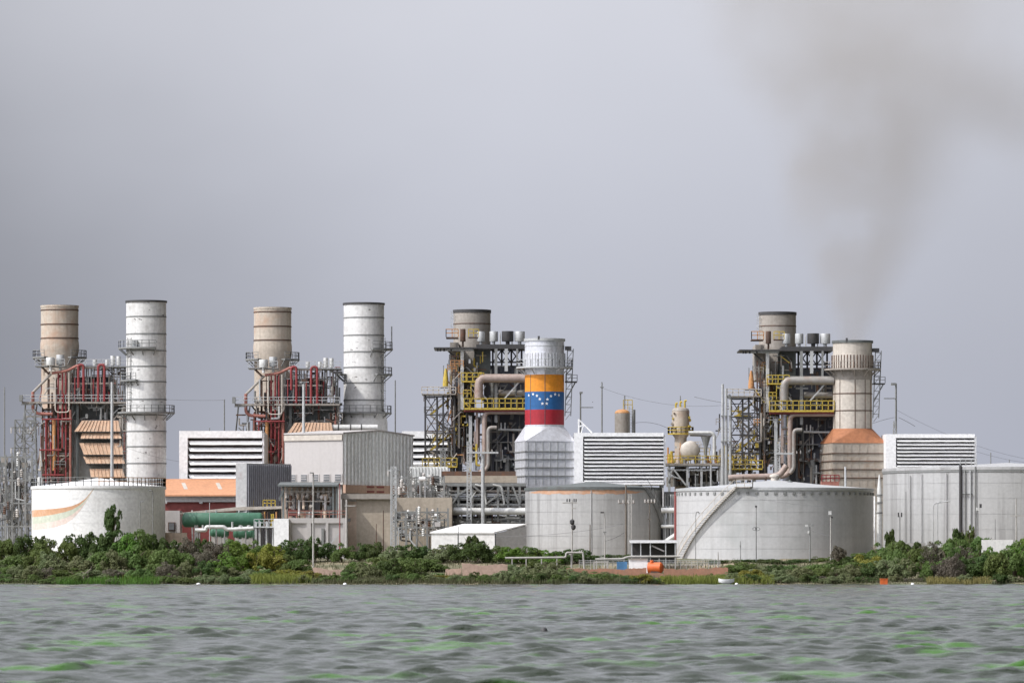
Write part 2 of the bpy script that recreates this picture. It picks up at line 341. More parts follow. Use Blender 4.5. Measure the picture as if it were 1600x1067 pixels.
# ------------------------------------------------------------------ setting: ground, water
def build_ground():
    xs = list(np.concatenate([np.linspace(-6000, -300, 12)[:-1], np.linspace(-300, -120, 10)[:-1], np.linspace(-120, 120, 161), np.linspace(120, 300, 10)[1:], np.linspace(300, 6000, 12)[1:]]))
    ys = list(np.concatenate([np.linspace(-120, -100, 5)[:-1], np.linspace(-100, -20, 81), np.linspace(-20, 140, 33)[1:], np.geomspace(160, 14000, 14)]))
    m = MB(); nx = len(xs)
    m.v = [(x, y, ground(max(-300, min(300, x)), y) + (.07 * rnd.uniform(-1, 1) if -88 < y < -30 else 0)) for y in ys for x in xs]
    m.f = [(j * nx + i, j * nx + i + 1, (j + 1) * nx + i + 1, (j + 1) * nx + i) for j in range(len(ys) - 1) for i in range(nx - 1)]
    mt, nt, N, L, b = principled('sandy soil and dry scrub')
    geo = N.new('ShaderNodeNewGeometry')
    a = N.new('ShaderNodeTexNoise'); a.inputs['Scale'].default_value = .12; a.inputs['Detail'].default_value = 8; L.new(geo.outputs['Position'], a.inputs['Vector'])
    c = N.new('ShaderNodeValToRGB'); L.new(a.outputs[0], c.inputs[0]); e = c.color_ramp.elements
    e[0].position = .36; e[0].color = (.075, .085, .035, 1); e[1].position = .62; e[1].color = (.30, .245, .165, 1)
    k = e.new(.5); k.color = (.16, .145, .085, 1)
    L.new(c.outputs[0], b.inputs['Base Color']); b.inputs['Roughness'].default_value = .95
    m.build('ground', mt, kind='structure')
build_ground()

def build_water():
    mt, nt, N, L, b = principled('green lake water')
    b.inputs['Base Color'].default_value = (.040, .125, .014, 1); b.inputs['Roughness'].default_value = .13; b.inputs['IOR'].default_value = 1.333
    geo = N.new('ShaderNodeNewGeometry')
    mp = N.new('ShaderNodeMapping'); mp.inputs['Scale'].default_value = (1.0, 1.5, 1); L.new(geo.outputs['Position'], mp.inputs[0])
    n = N.new('ShaderNodeTexNoise'); n.inputs['Scale'].default_value = 2.6; n.inputs['Detail'].default_value = 4; L.new(mp.outputs[0], n.inputs['Vector'])
    bp = N.new('ShaderNodeBump'); bp.inputs['Strength'].default_value = .7; bp.inputs['Distance'].default_value = .07; L.new(n.outputs[0], bp.inputs['Height']); L.new(bp.outputs[0], b.inputs['Normal'])
    # algae in drifts
    n2 = N.new('ShaderNodeTexNoise'); n2.inputs['Scale'].default_value = .17; n2.inputs['Detail'].default_value = 5; L.new(geo.outputs['Position'], n2.inputs['Vector'])
    r = N.new('ShaderNodeValToRGB'); L.new(n2.outputs[0], r.inputs[0]); e = r.color_ramp.elements
    e[0].position = .56; e[0].color = (.015, .024, .010, 1); e[1].position = .63; e[1].color = (.030, .108, .002, 1); L.new(r.outputs[0], b.inputs['Base Color'])
    d = [72.0]
    while d[-1] < 722: d.append(d[-1] + .07 + .00078 * d[-1])
    d = np.array(d); t = np.linspace(-.19, .19, 732)
    DD, TT = np.meshgrid(d, t, indexing='ij'); XX = DD * TT; YY = DD - D0
    sp = (.07 + .00078 * DD)
    rg = np.random.default_rng(5); H = np.zeros_like(XX); DX = np.zeros_like(XX)
    for i in range(130):
        lam = .36 * (6.2 / .36) ** rg.random(); k = 2 * math.pi / lam
        th = rg.normal(0, .42) - .15; ph = rg.random() * 6.283
        amp = .0158 * (lam / 2.5) ** .72 * math.exp(-(lam / 5.5) ** 2)
        fade = np.clip((lam / sp - 2.2) / 2.5, 0, 1)
        a = k * (math.sin(th) * XX + math.cos(th) * YY) + ph
        # gusts: each component comes and goes
        g = .65 + .5 * np.sin(XX * .11 * rg.random() + YY * .09 * rg.random() + rg.random() * 6)
        H += amp * fade * g * np.sin(a); DX += amp * fade * g * np.cos(a) * math.cos(th)
    H = H + .9 * H * np.abs(H) * 2.0
    YY = YY + DX * .8
    v = np.stack([XX, YY, H], -1).reshape(-1, 3).astype(np.float32)
    nr, nc = XX.shape
    q = (np.arange(nr - 1)[:, None] * nc + np.arange(nc - 1)[None, :]).reshape(-1)
    f = np.stack([q, q + 1, q + 1 + nc, q + nc], -1).astype(np.int32)
    me = bpy.data.meshes.new('lake_water'); me.vertices.add(len(v)); me.vertices.foreach_set('co', v.reshape(-1))
    me.loops.add(f.size); me.loops.foreach_set('vertex_index', f.reshape(-1))
    me.polygons.add(len(f)); me.polygons.foreach_set('loop_start', np.arange(0, f.size, 4, dtype=np.int32))
    me.update(calc_edges=True); me.polygons.foreach_set('use_smooth', np.ones(len(f), dtype=bool)); me.materials.append(mt)
    o = bpy.data.objects.new('lake_water', me); COL.objects.link(o); props(o, kind='structure')
    m = MB(); m.add([(-6000, -5000, -.42), (6000, -5000, -.42), (6000, -70, -.42), (-6000, -70, -.42)], [(0, 1, 2, 3)])
    m.build('water', mt, kind='structure')
build_water()

# ------------------------------------------------------------------ chimneys
def chimney_shell(m, cx, cy, prof, wall=.35):
    r, z = prof[-1]
    m.lathe(prof + [(r - wall, z), (r - wall, z - 3.0), (.05, z - 3.0)], cx, cy, 56)
def bands(parent, cx, cy, list_rz, mt, h=.22, p=.09):
    for r, z in list_rz:
        MB().ring(r - .05, r + p, z - h / 2, z + h / 2, cx, cy, seg=48).build('band', mt, parent)
def platform(parent, cx, cy, r, out, z, a0, a1, mt=None, brackets=True, gap=.06, rail_h=1.1):
    mt = mt or M_steel
    m = MB().ring(r + gap, r + out, z - .25, z, cx, cy, a0, a1, 36)
    if brackets:
        n = max(3, int((a1 - a0) / 30))
        for i in range(n + 1):
            a = math.radians(a0 + (a1 - a0) * i / n); c, s_ = math.cos(a), math.sin(a)
            m.beam((cx + (r + out * .9) * c, cy + (r + out * .9) * s_, z - .25), (cx + (r + gap) * c, cy + (r + gap) * s_, z - out * .95), .14)
    o = m.build('platform', mt, parent)
    MB().ring_rail(r + out - .08, z, cx, cy, a0, a1, rail_h, .08, max(4, int((a1 - a0) / 15))).build('railing', mt, o)
    return o
def cage_ladder(parent, x, y, z0, z1, ux=(1, 0), mt=None):
    m = MB().ladder(x, y, z0, z1, .6, ux)
    z = z0 + 2.2
    while z < z1:
        for k in range(6):
            a, b = math.pi * k / 6, math.pi * (k + 1) / 6
            e = lambda t: (x + ux[0] * .42 * math.cos(t) - ux[1] * .7 * math.sin(t), y - ux[1] * .42 * math.cos(t) * 0 - .7 * math.sin(t), z)
            m.beam(e(a), e(b), .06)
        z += 1.3
    return m.build('ladder', mt or M_steel, parent)

def white_chimney(label, cpx, top, base, rpx, Y, band_py, plats, rim=None, foot=None):
    s = S(Y); cx, cy = X(cpx, Y), Y; r = rpx * s; g = ground(cx, Y)
    t = thing('chimney', label, 'chimney', (cx, cy, g), 'tall white bypass chimneys')
    prof = [(r, Z(base, Y)), (r, Z(top, Y))]
    if foot: prof = [(foot * s, g), (foot * s, Z(base + 8, Y)), (r, Z(base - 14, Y)), (r, Z(top, Y))]
    else: prof = [(r, g), (r, Z(top, Y))]
    m = MB(); chimney_shell(m, cx, cy, prof); m.build('shell', M_stackwhite, t)
    bands(t, cx, cy, [(r, Z(p, Y)) for p in band_py], M_steel, .20, .07)
    MB().ring(r - .1, r + .16, Z(top, Y) - .28, Z(top, Y) + .03, cx, cy, seg=48).build('rim', M_black, t)
    for py, a0, a1, out in plats: platform(t, cx, cy, r, out, Z(py, Y), a0, a1)
    return t, cx, cy, r
t, cx, cy, r = white_chimney('tall white banded chimney behind the white tank with a painted stripe', 228.5, 470.5, 752, 31.2, 30,
    [495.5, 522.5, 548.5, 573, 597, 624.5, 649, 674, 698, 724], [(543.5, 175, 295, 1.3), (594, 195, 250, 1.0), (644, 150, 390, 1.4)])
cage_ladder(t, cx - r * .80, cy - r * .72, Z(648, 30), Z(528, 30))
cage_ladder(t, cx - r * 1.05, cy - r * .3, Z(752, 30), Z(648, 30))
MB().pbox(206, 214, 531, 543.5, 26.5, 27.5).build('hatch', M_galv, t)
t, cx, cy, r = white_chimney('tall white banded chimney rising behind the pale ribbed-gable building', 568.5, 474, 652, 31.5, 55,
    [497, 524.5, 550.5, 574.5, 599, 625.5], [(545, 290, 400, 1.5), (584.5, 300, 400, 1.4), (584.5, 170, 215, 1.3), (644.5, 150, 390, 1.3)], foot=37)
cage_ladder(t, cx + r * .98, cy - r * .45, Z(644, 55), Z(528, 55))
MB().tube([W(612, 548, 54), W(612, 510, 54)], .10, 6).build('mast', M_steel, t)
m = MB().tube([W(503, 668, 46), W(590, 668, 46)], 5 * S(46), 14)
o = m.build('duct', M_pipewhite, t)
for p in (511, 528, 547, 564): MB().tube([W(p, 668, 46), W(p + 1.6, 668, 46)], 5.8 * S(46), 14).build('flange', M_black, o)

def boxed_chimney(label, cpx, Y, dy, flag):
    """round chimney on a hipped hood over a square silencer box"""
    s = S(Y); P = lambda a: a + dy
    cx, cy = X(cpx, Y), Y; r = 30.7 * s; zt = Z(P(530), Y)
    g = Z(P(757), Y) - .2
    t = thing('chimney', label, 'chimney', (cx, cy, ground(cx, Y)), 'chimneys on square silencer boxes')
    body = M_cream if not flag else M_silver
    topm = M_silver if flag else M_cream
    rw = 32.3 * s
    # box and hood
    hw = 46.5 * s if flag else 49 * s
    zb, zh, zs = Z(P(757), Y), Z(P(690), Y), Z(P(667), Y)
    ang = math.radians(12 if flag else 10); ux, uy = (math.cos(ang), math.sin(ang)), (-math.sin(ang), math.cos(ang))
    k = 1 / (math.cos(ang) + math.sin(ang)); hb = hw * k
    m = MB().obox((cx, cy), ux, uy, hb, hb, ground(cx, Y) - .5, zh)
    b = m.build('silencer_box', M_silver if flag else M_box, t)
    for py in (706, 718, 731, 744):
        z = Z(P(py), Y); c = MB()
        for sx in (-1, 1):
            c.obox((cx + ux[0] * (hb + .07) * sx, cy + ux[1] * (hb + .07) * sx), ux, uy, .07, hb + .14, z - .07, z + .07)
            c.obox((cx + uy[0] * (hb + .07) * sx, cy + uy[1] * (hb + .07) * sx), ux, uy, hb - .002, .07, z - .07, z + .07)
        c.build('stiffener', M_steel if flag else M_brown, b)
    for nx_, ny_, ax in ((-uy[0], -uy[1], ux), (-ux[0], -ux[1], uy)):
        for i in range(-3, 4):
            e = (cx + nx_ * (hb + .04) + ax[0] * hb * .3 * i, cy + ny_ * (hb + .04) + ax[1] * hb * .3 * i)
            MB().obox(e, ax, (nx_, ny_), .05, .03, zb, zh - .1).build('seam', M_galv if flag else M_box, b)
    # hood: square at the bottom to 32-gon at the top
    m = MB(); D = lambda a, q_: (cx + ux[0] * q_ * math.cos(a) + uy[0] * q_ * math.sin(a), cy + ux[1] * q_ * math.cos(a) + uy[1] * q_ * math.sin(a))
    for i in range(4):
        a0 = math.pi / 2 * i; c0_ = D(a0 + math.pi / 4, hb * 1.02 * math.sqrt(2)); c1_ = D(a0 - math.pi / 4, hb * 1.02 * math.sqrt(2))
        ap = D(a0, r * 1.02); m.add([(*c1_, zh), (*c0_, zh), (*ap, zs)], [(0, 1, 2)])
        arc = [D(a0 + math.pi / 2 * k / 10, r * 1.02) for k in range(11)]
        m.add([(*c0_, zh)] + [(*p_, zs) for p_ in arc], [(0, k + 2, k + 1) for k in range(10)])
    me = m.build('hood', M_silver if flag else M_skirt, t)
    # barrel
    if flag:
        seq = [(667, 664, M_silver, 'collar'), (664, 640.5, M_flagr, 'painted_band'), (640.5, 612.5, M_flagb, 'painted_band'), (612.5, 586, M_flagy, 'painted_band'), (586, 573, M_silver, 'collar')]
        lb = {M_flagr: 'red painted band', M_flagb: 'blue painted band with white stars', M_flagy: 'amber yellow painted band'}
        for a, b_, mt, nm in seq:
            o = MB().lathe([(r, Z(P(a), Y)), (r, Z(P(b_), Y))], cx, cy, 56).build(nm, mt, t, lb.get(mt))
            if mt is M_flagb: blue = o
        for px, py in ((826.2, 618.2), (833, 616.6), (838.8, 619), (843.3, 624.3), (847.3, 631.3), (854, 631.3), (855.2, 624.8), (860.6, 619.6), (867.2, 616.8), (873, 618)):
            z0 = Z(P(py), Y); m = MB(); vs = []
            for i in range(10):
                a = math.pi / 2 + math.pi * i / 5; q = (.27 if i % 2 == 0 else .12); vs.append((q * math.cos(a), q * math.sin(a)))
            u0 = max(-.97, min(.97, (X(px, Y) - cx) / r)); th = math.asin(u0)
            f3 = [(cx + (r + .03) * math.sin(th + a / r), cy - (r + .03) * math.cos(th + a / r), z0 + b_) for a, b_ in vs]
            f4 = [(cx + (r + .004) * math.sin(th + a / r), cy - (r + .004) * math.cos(th + a / r), z0 + b_) for a, b_ in vs]
            m.add(f3 + f4, [tuple(range(10))] + [(i, 10 + i, 10 + (i + 1) % 10, (i + 1) % 10) for i in range(10)])
            m.build('star', M_star, blue)
    else:
        MB().lathe([(r, Z(P(667), Y)), (r, Z(P(591), Y))], cx, cy, 56).build('shell', M_cream, t)
        MB().lathe([(r * 1.01, Z(P(591), Y)), (r * 1.02, Z(P(573), Y))], cx, cy, 56).build('collar', M_taupe, t)
        bands(t, cx, cy, [(r, Z(P(p), Y)) for p in (612.5, 639)], M_brown, .16, .06)
        for px in (-28, -21, 2, 18, 27):
            u = px / 30.7; MB().tube([(cx + r * u, cy - r * math.sqrt(1 - u * u), Z(P(667), Y)), (cx + r * u, cy - r * math.sqrt(1 - u * u), Z(P(591), Y))], .07, 6).build('seam', M_brown, t)
    if flag:
        for px in (-22, 0.5):
            u = px / 30.7; MB().tube([(cx + r * u, cy - r * math.sqrt(1 - u * u), Z(P(664), Y)), (cx + r * u, cy - r * math.sqrt(1 - u * u), Z(P(586), Y))], .045, 6).build('seam', M_dark, t)
    # wind shield and rim
    m = MB(); chimney_shell(m, cx, cy, [(r, Z(P(573), Y)), (r, zt)]); m.build('upper_shell', topm, t)
    o = MB().ring(r + .02, rw, Z(P(574), Y), Z(P(552), Y), cx, cy, seg=56).build('wind_shield', topm, t)
    for i in range(40):
        a = 2 * math.pi * i / 40
        if math.sin(a) > .35: continue
        MB().tube([(cx + rw * math.cos(a), cy + rw * math.sin(a), Z(P(573), Y)), (cx + rw * math.cos(a), cy + rw * math.sin(a), Z(P(552.5), Y))], (.06 if flag else .09), 5).build('rib', M_galv if flag else M_brown, o)
    MB().ring(r - .1, r + .17, zt - .35, zt + .05, cx, cy, seg=48).build('rim', M_galv if flag else M_darkgreen, t)
    for p in ((541,) if flag else ()): bands(t, cx, cy, [(r, Z(P(p), Y))], M_galv, .12, .05)
    platform(t, cx, cy, rw, 12 * s, Z(P(573.5), Y), 150, 392, M_galv if flag else M_taupe)
    # stair tower bracketed on the sunless side
    px = cpx + 33
    m = MB()
    for q in (3, 12): m.beam(W(px + q, P(545), Y), W(px + q - 4, P(650), Y), .14)
    for i in range(9):
        a = 548 + i * 12; m.beam(W(px + 3 - i * .4, P(a), Y), W(px + 12 - i * .4, P(a), Y), .10); m.beam(W(px + 3 - i * .4, P(a + 12), Y), W(px + 12 - i * .4, P(a), Y), .08)
    m.build('stair_tower', M_steel, t)
    o = MB().pbox(px - 1, px + 18, P(595.5), P(597.5), Y - 1, Y + 1).build('landing', M_black, t)
    MB().rail([W(px, P(595.5), Y - 1), W(px + 18, P(595.5), Y - 1), W(px + 18, P(595.5), Y + 1)], 1.0, 1.2, .09).build('railing', M_steel, o)
    MB().beam(W(px, P(625), Y), W(px + 15, P(597.5), Y), .2).build('bracket', M_steel, t)
    MB().pbox(px - 1, px + 9, P(541), P(546.5), Y - 1, Y + 1).build('awning', M_black, t)
    MB().tube([W(cpx - 9, P(530.5), Y - 3.1), W(cpx - 9, P(525), Y - 3.1)], .17, 8).build('beacon', M_black, t)
    return t
boxed_chimney('chimney with amber, blue and red bands and an arc of white stars', 850.8, 18, 0, True)
boxed_chimney('cream streaked chimney on a rusty orange hood, smoke rising from it', 1332, 34, 3, False)

# ------------------------------------------------------------------ boiler units with red pipework
def drum(parent, px0, px1, py0, py1, Y, mt, name='silencer'):
    s = S(Y); r = (px1 - px0) / 2 * s; cx = X((px0 + px1) / 2, Y); z0, z1 = Z(py1, Y), Z(py0, Y)
    m = MB().lathe([(r * .35, z0 - .9), (r * .35, z0 - .05), (r * .97, z0), (r, z0 + .06), (r, z1 - .05), (r * .97, z1), (r * .8, z1), (r * .8, z1 - .4), (.02, z1 - .4)], cx, Y, 20)
    return m.build(name, mt, parent)

def red_unit(dx, dy, label, slabel, Y=44, low=True):
    q = lambda x: x + dx
    p = lambda y: y + dy
    def w(x, y, d=0): return W(q(x), p(y), Y + d)
    def pb(m, a, b, c, d, y0, y1): return m.pbox(q(a), q(b), p(c), p(d), Y + y0, Y + y1)
    s = S(Y); gx = X(q(120), Y); g = ground(gx, Y)
    t = thing('boiler_unit', label, 'boiler', (gx, Y, g), 'boiler units with red pipework')
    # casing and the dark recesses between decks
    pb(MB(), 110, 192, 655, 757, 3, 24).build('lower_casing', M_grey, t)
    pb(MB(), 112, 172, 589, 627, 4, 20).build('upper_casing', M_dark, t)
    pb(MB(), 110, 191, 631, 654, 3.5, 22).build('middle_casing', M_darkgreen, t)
    # rust orange cladding, course over course, leaning back
    for (xa, xb, xc, ya, yb) in ((128, 185, 116, 657, 674), (128, 187, 126, 676, 685), (124, 190, 131, 692, 710), (130, 192, 135, 713, 724), (140, 192, 142, 732, 746)):
        m = MB(); d0, d1 = -.7, -1.3
        m.add([w(xc, yb, d1), w(xb + 3, yb, d1), w(xb, ya, d0), w(xa, ya, d0), w(xc, yb, d1 + .9), w(xb + 3, yb, d1 + .9), w(xb, ya, d0 + .9), w(xa, ya, d0 + .9)],
              [(0, 1, 2, 3), (7, 6, 5, 4), (0, 4, 5, 1), (1, 5, 6, 2), (2, 6, 7, 3), (3, 7, 4, 0)])
        o = m.build('cladding_panel', M_orange, t)
        m = MB(); n = int((xb - xc) / 5.5)
        for i in range(1, n):
            a = i / n; m.beam(w(xc + (xb + 3 - xc) * a, yb, d1 - .05), w(xa + (xb - xa) * a, ya, d0 - .05), .12)
        m.build('rib', M_orange, o)
        pb(MB(), xc, xb + 3, yb, yb + 1.7, -1.25, 2.8).build('ledge', M_black, t)
    for x, wd, mt in ((113, 3, M_darkgreen), (121, 4, M_darkgreen), (196, 3, M_taupe)):
        pb(MB(), x - wd / 2, x + wd / 2, 632, 757, .3, .9).build('column', mt, t)
    # frame on the left: dark steel columns, ties and bracing
    m = MB()
    for x in (66, 76, 88, 103):
        for d in (2, 10): m.beam(w(x, 592 if x > 70 else 640, d), w(x, 757, d), .35)
    for y in (640, 662, 684, 706, 728):
        for d in (2, 10): m.beam(w(66, y, d), w(110, y, d), .28)
    for i, (a, b) in enumerate(((640, 662), (662, 684), (684, 706), (706, 728), (728, 750))):
        m.beam(w(66, a, 2), w(88, b, 2), .16); m.beam(w(103, a, 10), w(76, b, 10), .16)
    m.build('frame', M_brown, t)
    pb(MB(), 80, 112, 640, 757, 11, 22).build('dark_casing', M_brown, t)
    # red and bleached risers
    for x, r, mt, y0, y1 in ((72, 2.0, M_red, 655, 755), (79.5, 1.6, M_red, 690, 755), (84.5, 3.4, M_orangepaint, 655, 735), (91, 1.5, M_red, 580, 757), (97.5, 1.7, M_red, 578, 700), (103, 1.6, M_red, 580, 757), (110, 2.2, M_pinkred, 640, 755), (68, 1.2, M_brown, 660, 755)):
        MB().tube([w(x, y0, -.4 - r * .05), w(x, y1, -.4 - r * .05)], r * s * .82, 10).build('riser', mt, t)
    for y, a, b in ((703, 62, 96), (742, 66, 100), (655, 66, 112)):
        MB().tube([w(a, y, -1.1), w(b, y, -1.1)], 1.3 * s, 10).build('header', M_red, t)
    # pale loop pipe
    MB().tube([w(86.5, 585, -1.4), w(86.5, 644, -1.4), w(108, 644, -1.4), w(108, 582, -1.4)], .95 * s, 8, bend=.6).build('loop_pipe', M_cream, t)
    # sloping feed pipe with its drop leg
    MB().tube([w(66, 573, 0), w(80, 586, 0), w(51, 613, -.5), w(51, 640, -.5), w(60, 646, -.5), w(84, 646, -.5)], [2.0 * s] * 26, 10, bend=1.2).build('feed_pipe', M_taupe, t) if False else None
    MB().tube([w(80, 584, 0), w(51.5, 613, -.5)], 2.1 * s, 10).build('feed_pipe', M_taupe, t)
    MB().tube([w(64, 572, 0), w(78, 586, 0)], 1.7 * s, 10).build('branch_pipe', M_brown, t)
    MB().tube([w(51.5, 612, -.5), w(51.5, 641, -.5), w(58, 646, -.5), w(82, 647, -.5)], 2.5 * s, 10, bend=1).build('drop_leg', M_pinkred, t)
    # red bends over the casing
    MB().tube([w(81, 583, -.6), w(104, 580, -.6), w(121, 571, -.6), w(127, 572, -.6)], 2.2 * s, 10, bend=1.2).build('red_pipe', M_pinkred, t)
    for a, b, y1, y2 in ((122.5, 130.5, 606, 626), (153.5, 163, 627, 627)):
        MB().tube([w(a, y1, -.8), w(a, 570, -.8), w(b, 570, -.8), w(b, y2, -.8)], 2.0 * s, 12, bend=.55).build('red_pipe', M_red, t)
    for a, y0, y1 in ((131, 612, 628), (170, 612, 628), (117, 590, 628), (146, 592, 628)):
        MB().tube([w(a, y0, -.3), w(a, y1, -.3)], 1.1 * s, 8).build('red_pipe', M_red, t)
    for a, y0, y1, mt in ((138, 575, 600, M_galv), (142.5, 575, 603, M_galv), (147, 575, 600, M_pipe), (178, 575, 628, M_taupe), (183, 575, 620, M_galv), (188, 575, 628, M_taupe), (192, 580, 640, M_steel)):
        MB().tube([w(a, y0, 1.5), w(a, y1, 1.5)], 1.0 * s, 8).build('vent_pipe', mt, t)
    # decks
    def deck(x0, x1, y, th, y0, y1, mt, rails=True, h=1.1):
        o = pb(MB(), x0, x1, y, y + th, y0, y1).build('deck', mt, t)
        if rails: MB().rail([w(x0, y, y0), w(x1, y, y0)], h, 1.5, .09).build('railing', M_galv, o)
    deck(34, 198, 627.5, 2.6, -.9, 2.5, M_taupe)
    deck(33, 52, 631, 1.5, -1.5, -.95, M_steel, False)
    deck(55, 101, 571.5, 1.6, -1, 3, M_steel)
    deck(120, 200, 572, 1.6, 0, 6, M_steel)
    deck(110, 196, 588, 1.2, 2.5, 4, M_galv, False)
    deck(187, 202, 577, 3, -1, 1, M_black, False)
    m = MB()
    for x in (113, 135, 160, 175, 195): m.beam(w(x, 573.6, 2), w(x, 627, 2), .22)
    m.beam(w(175, 625, 2), w(195, 590, 2), .14); m.beam(w(113, 625, 2), w(135, 590, 2), .14); m.beam(w(113, 600, 2), w(195, 600, 2), .16)
    for x in (60, 120, 132, 145, 150, 165): m.beam(w(x, 630, 2), w(x + 8, 640, 2.4), .2)
    m.build('deck_frame', M_steel, t)
    m = MB()
    for x in (40, 58): m.beam(w(x, 630, -1), w(x - 6 if x < 50 else 50, 690, 4), .22)
    m.build('brace', M_steel, t)
    pb(MB(), 30, 35, 617, 627, -2, -1).build('floodlight', M_steel, t)
    drum(t, q(72), q(86), p(558.5), p(571), Y - 1, M_pipewhite); drum(t, q(88), q(100.5), p(554.5), p(570), Y - .2, M_galv)
    for a, b, y in ((145, 151.5, 562), (164.5, 170, 562), (172.5, 180, 556), (182, 188.5, 556.5)): drum(t, q(a), q(b), p(y), p(570.5), Y + 2, M_pipewhite)
    rr = random.Random(int(dx) + 9)
    for i in range(26):                                         # conduits and little lines over deck and frame
        x = rr.uniform(112, 196); y = rr.uniform(580, 622); MB().tube([w(x, y, rr.uniform(.5, 3)), w(x, y + rr.uniform(6, 34), 2)], rr.uniform(.05, .12), 6).build('conduit', rr.choice((M_galv, M_taupe, M_brown, M_cream, M_red)), t)
    for i in range(24):
        x = rr.uniform(62, 112); y = rr.uniform(588, 735); d = rr.uniform(-.8, 1); MB().tube([w(x, y, d), w(x, y + rr.uniform(8, 40), d), w(x + rr.uniform(-8, 8), y + 30, d)], rr.uniform(.06, .15), 6, bend=.2).build('small_pipe', rr.choice((M_brown, M_pinkred, M_taupe, M_galv, M_cream, M_steel)), t)
    for i in range(14):
        x = rr.uniform(186, 200); y = rr.uniform(600, 740); MB().beam(w(x, y, 0), w(x + rr.uniform(-6, 6), y + rr.uniform(8, 30), 0), .14).build('strut', rr.choice((M_brown, M_steel, M_taupe, M_pinkred)), t)
    for y in (575, 599): MB().beam(w(110, y, .3), w(170, y, .3), .16).build('tie_beam', M_cream, t)
    sd_ = int(dx) + 40
    clutter(t, (q(64), q(112), p(582), p(752)), Y, -1, 2, 62, (M_brown, M_taupe, M_pinkred, M_red, M_galv, M_steel, M_black, M_cream), sd_, 'pppshrb')
    clutter(t, (q(110), q(198), p(574), p(628)), Y, .5, 4, 58, (M_brown, M_taupe, M_galv, M_steel, M_black, M_cream, M_pinkred), sd_ + 1, 'ppshrb', .14)
    clutter(t, (q(110), q(198), p(630), p(656)), Y, -.5, 3, 22, (M_galv, M_steel, M_taupe, M_brown), sd_ + 2, 'pshb')
    clutter(t, (q(183), q(202), p(632), p(750)), Y, -1, 2, 26, (M_brown, M_taupe, M_steel, M_cream, M_pinkred), sd_ + 3, 'pshr')
    clutter(t, (q(36), q(66), p(628), p(680)), Y, -1, 2, 16, (M_brown, M_taupe, M_steel, M_galv), sd_ + 4, 'psh')
    # its chimney
    Yc = Y + 12; s2 = S(Yc); cx = X(q(93.2), Yc); r = 29.2 * s2
    c = thing('chimney', slabel, 'chimney', (cx, Yc, Z(p(640), Yc)), 'short rust stained boiler chimneys')
    m = MB(); chimney_shell(m, cx, Yc, [(r * .98, Z(p(640), Yc)), (r * .98, Z(p(556), Yc)), (r * 1.035, Z(p(548), Yc)), (r * 1.035, Z(p(538), Yc)), (r, Z(p(531), Yc)), (r, Z(p(478), Yc))]); m.build('shell', M_beige, c)
    bands(c, cx, Yc, [(r, Z(p(y), Yc)) for y in (485, 507.5, 529)], M_brown, .2, .07)
    MB().ring(r - .1, r + .08, Z(p(478), Yc) - .3, Z(p(478), Yc) + .04, cx, Yc, seg=48).build('rim', M_beige, c)
    platform(c, cx, Yc, r * 1.02, 1.35, Z(p(558), Yc), -60, 240, M_steel)
    return t
red_unit(0, 0, 'red piped boiler tower behind the tank with a painted stripe', 'rust streaked beige chimney over red pipework, leftmost of all the chimneys')
red_unit(332.7, 3.2, 'red piped boiler tower behind the slate ribbed block', 'pale beige chimney over red pipework, standing beside a tall white chimney and louvred house', Y=46)

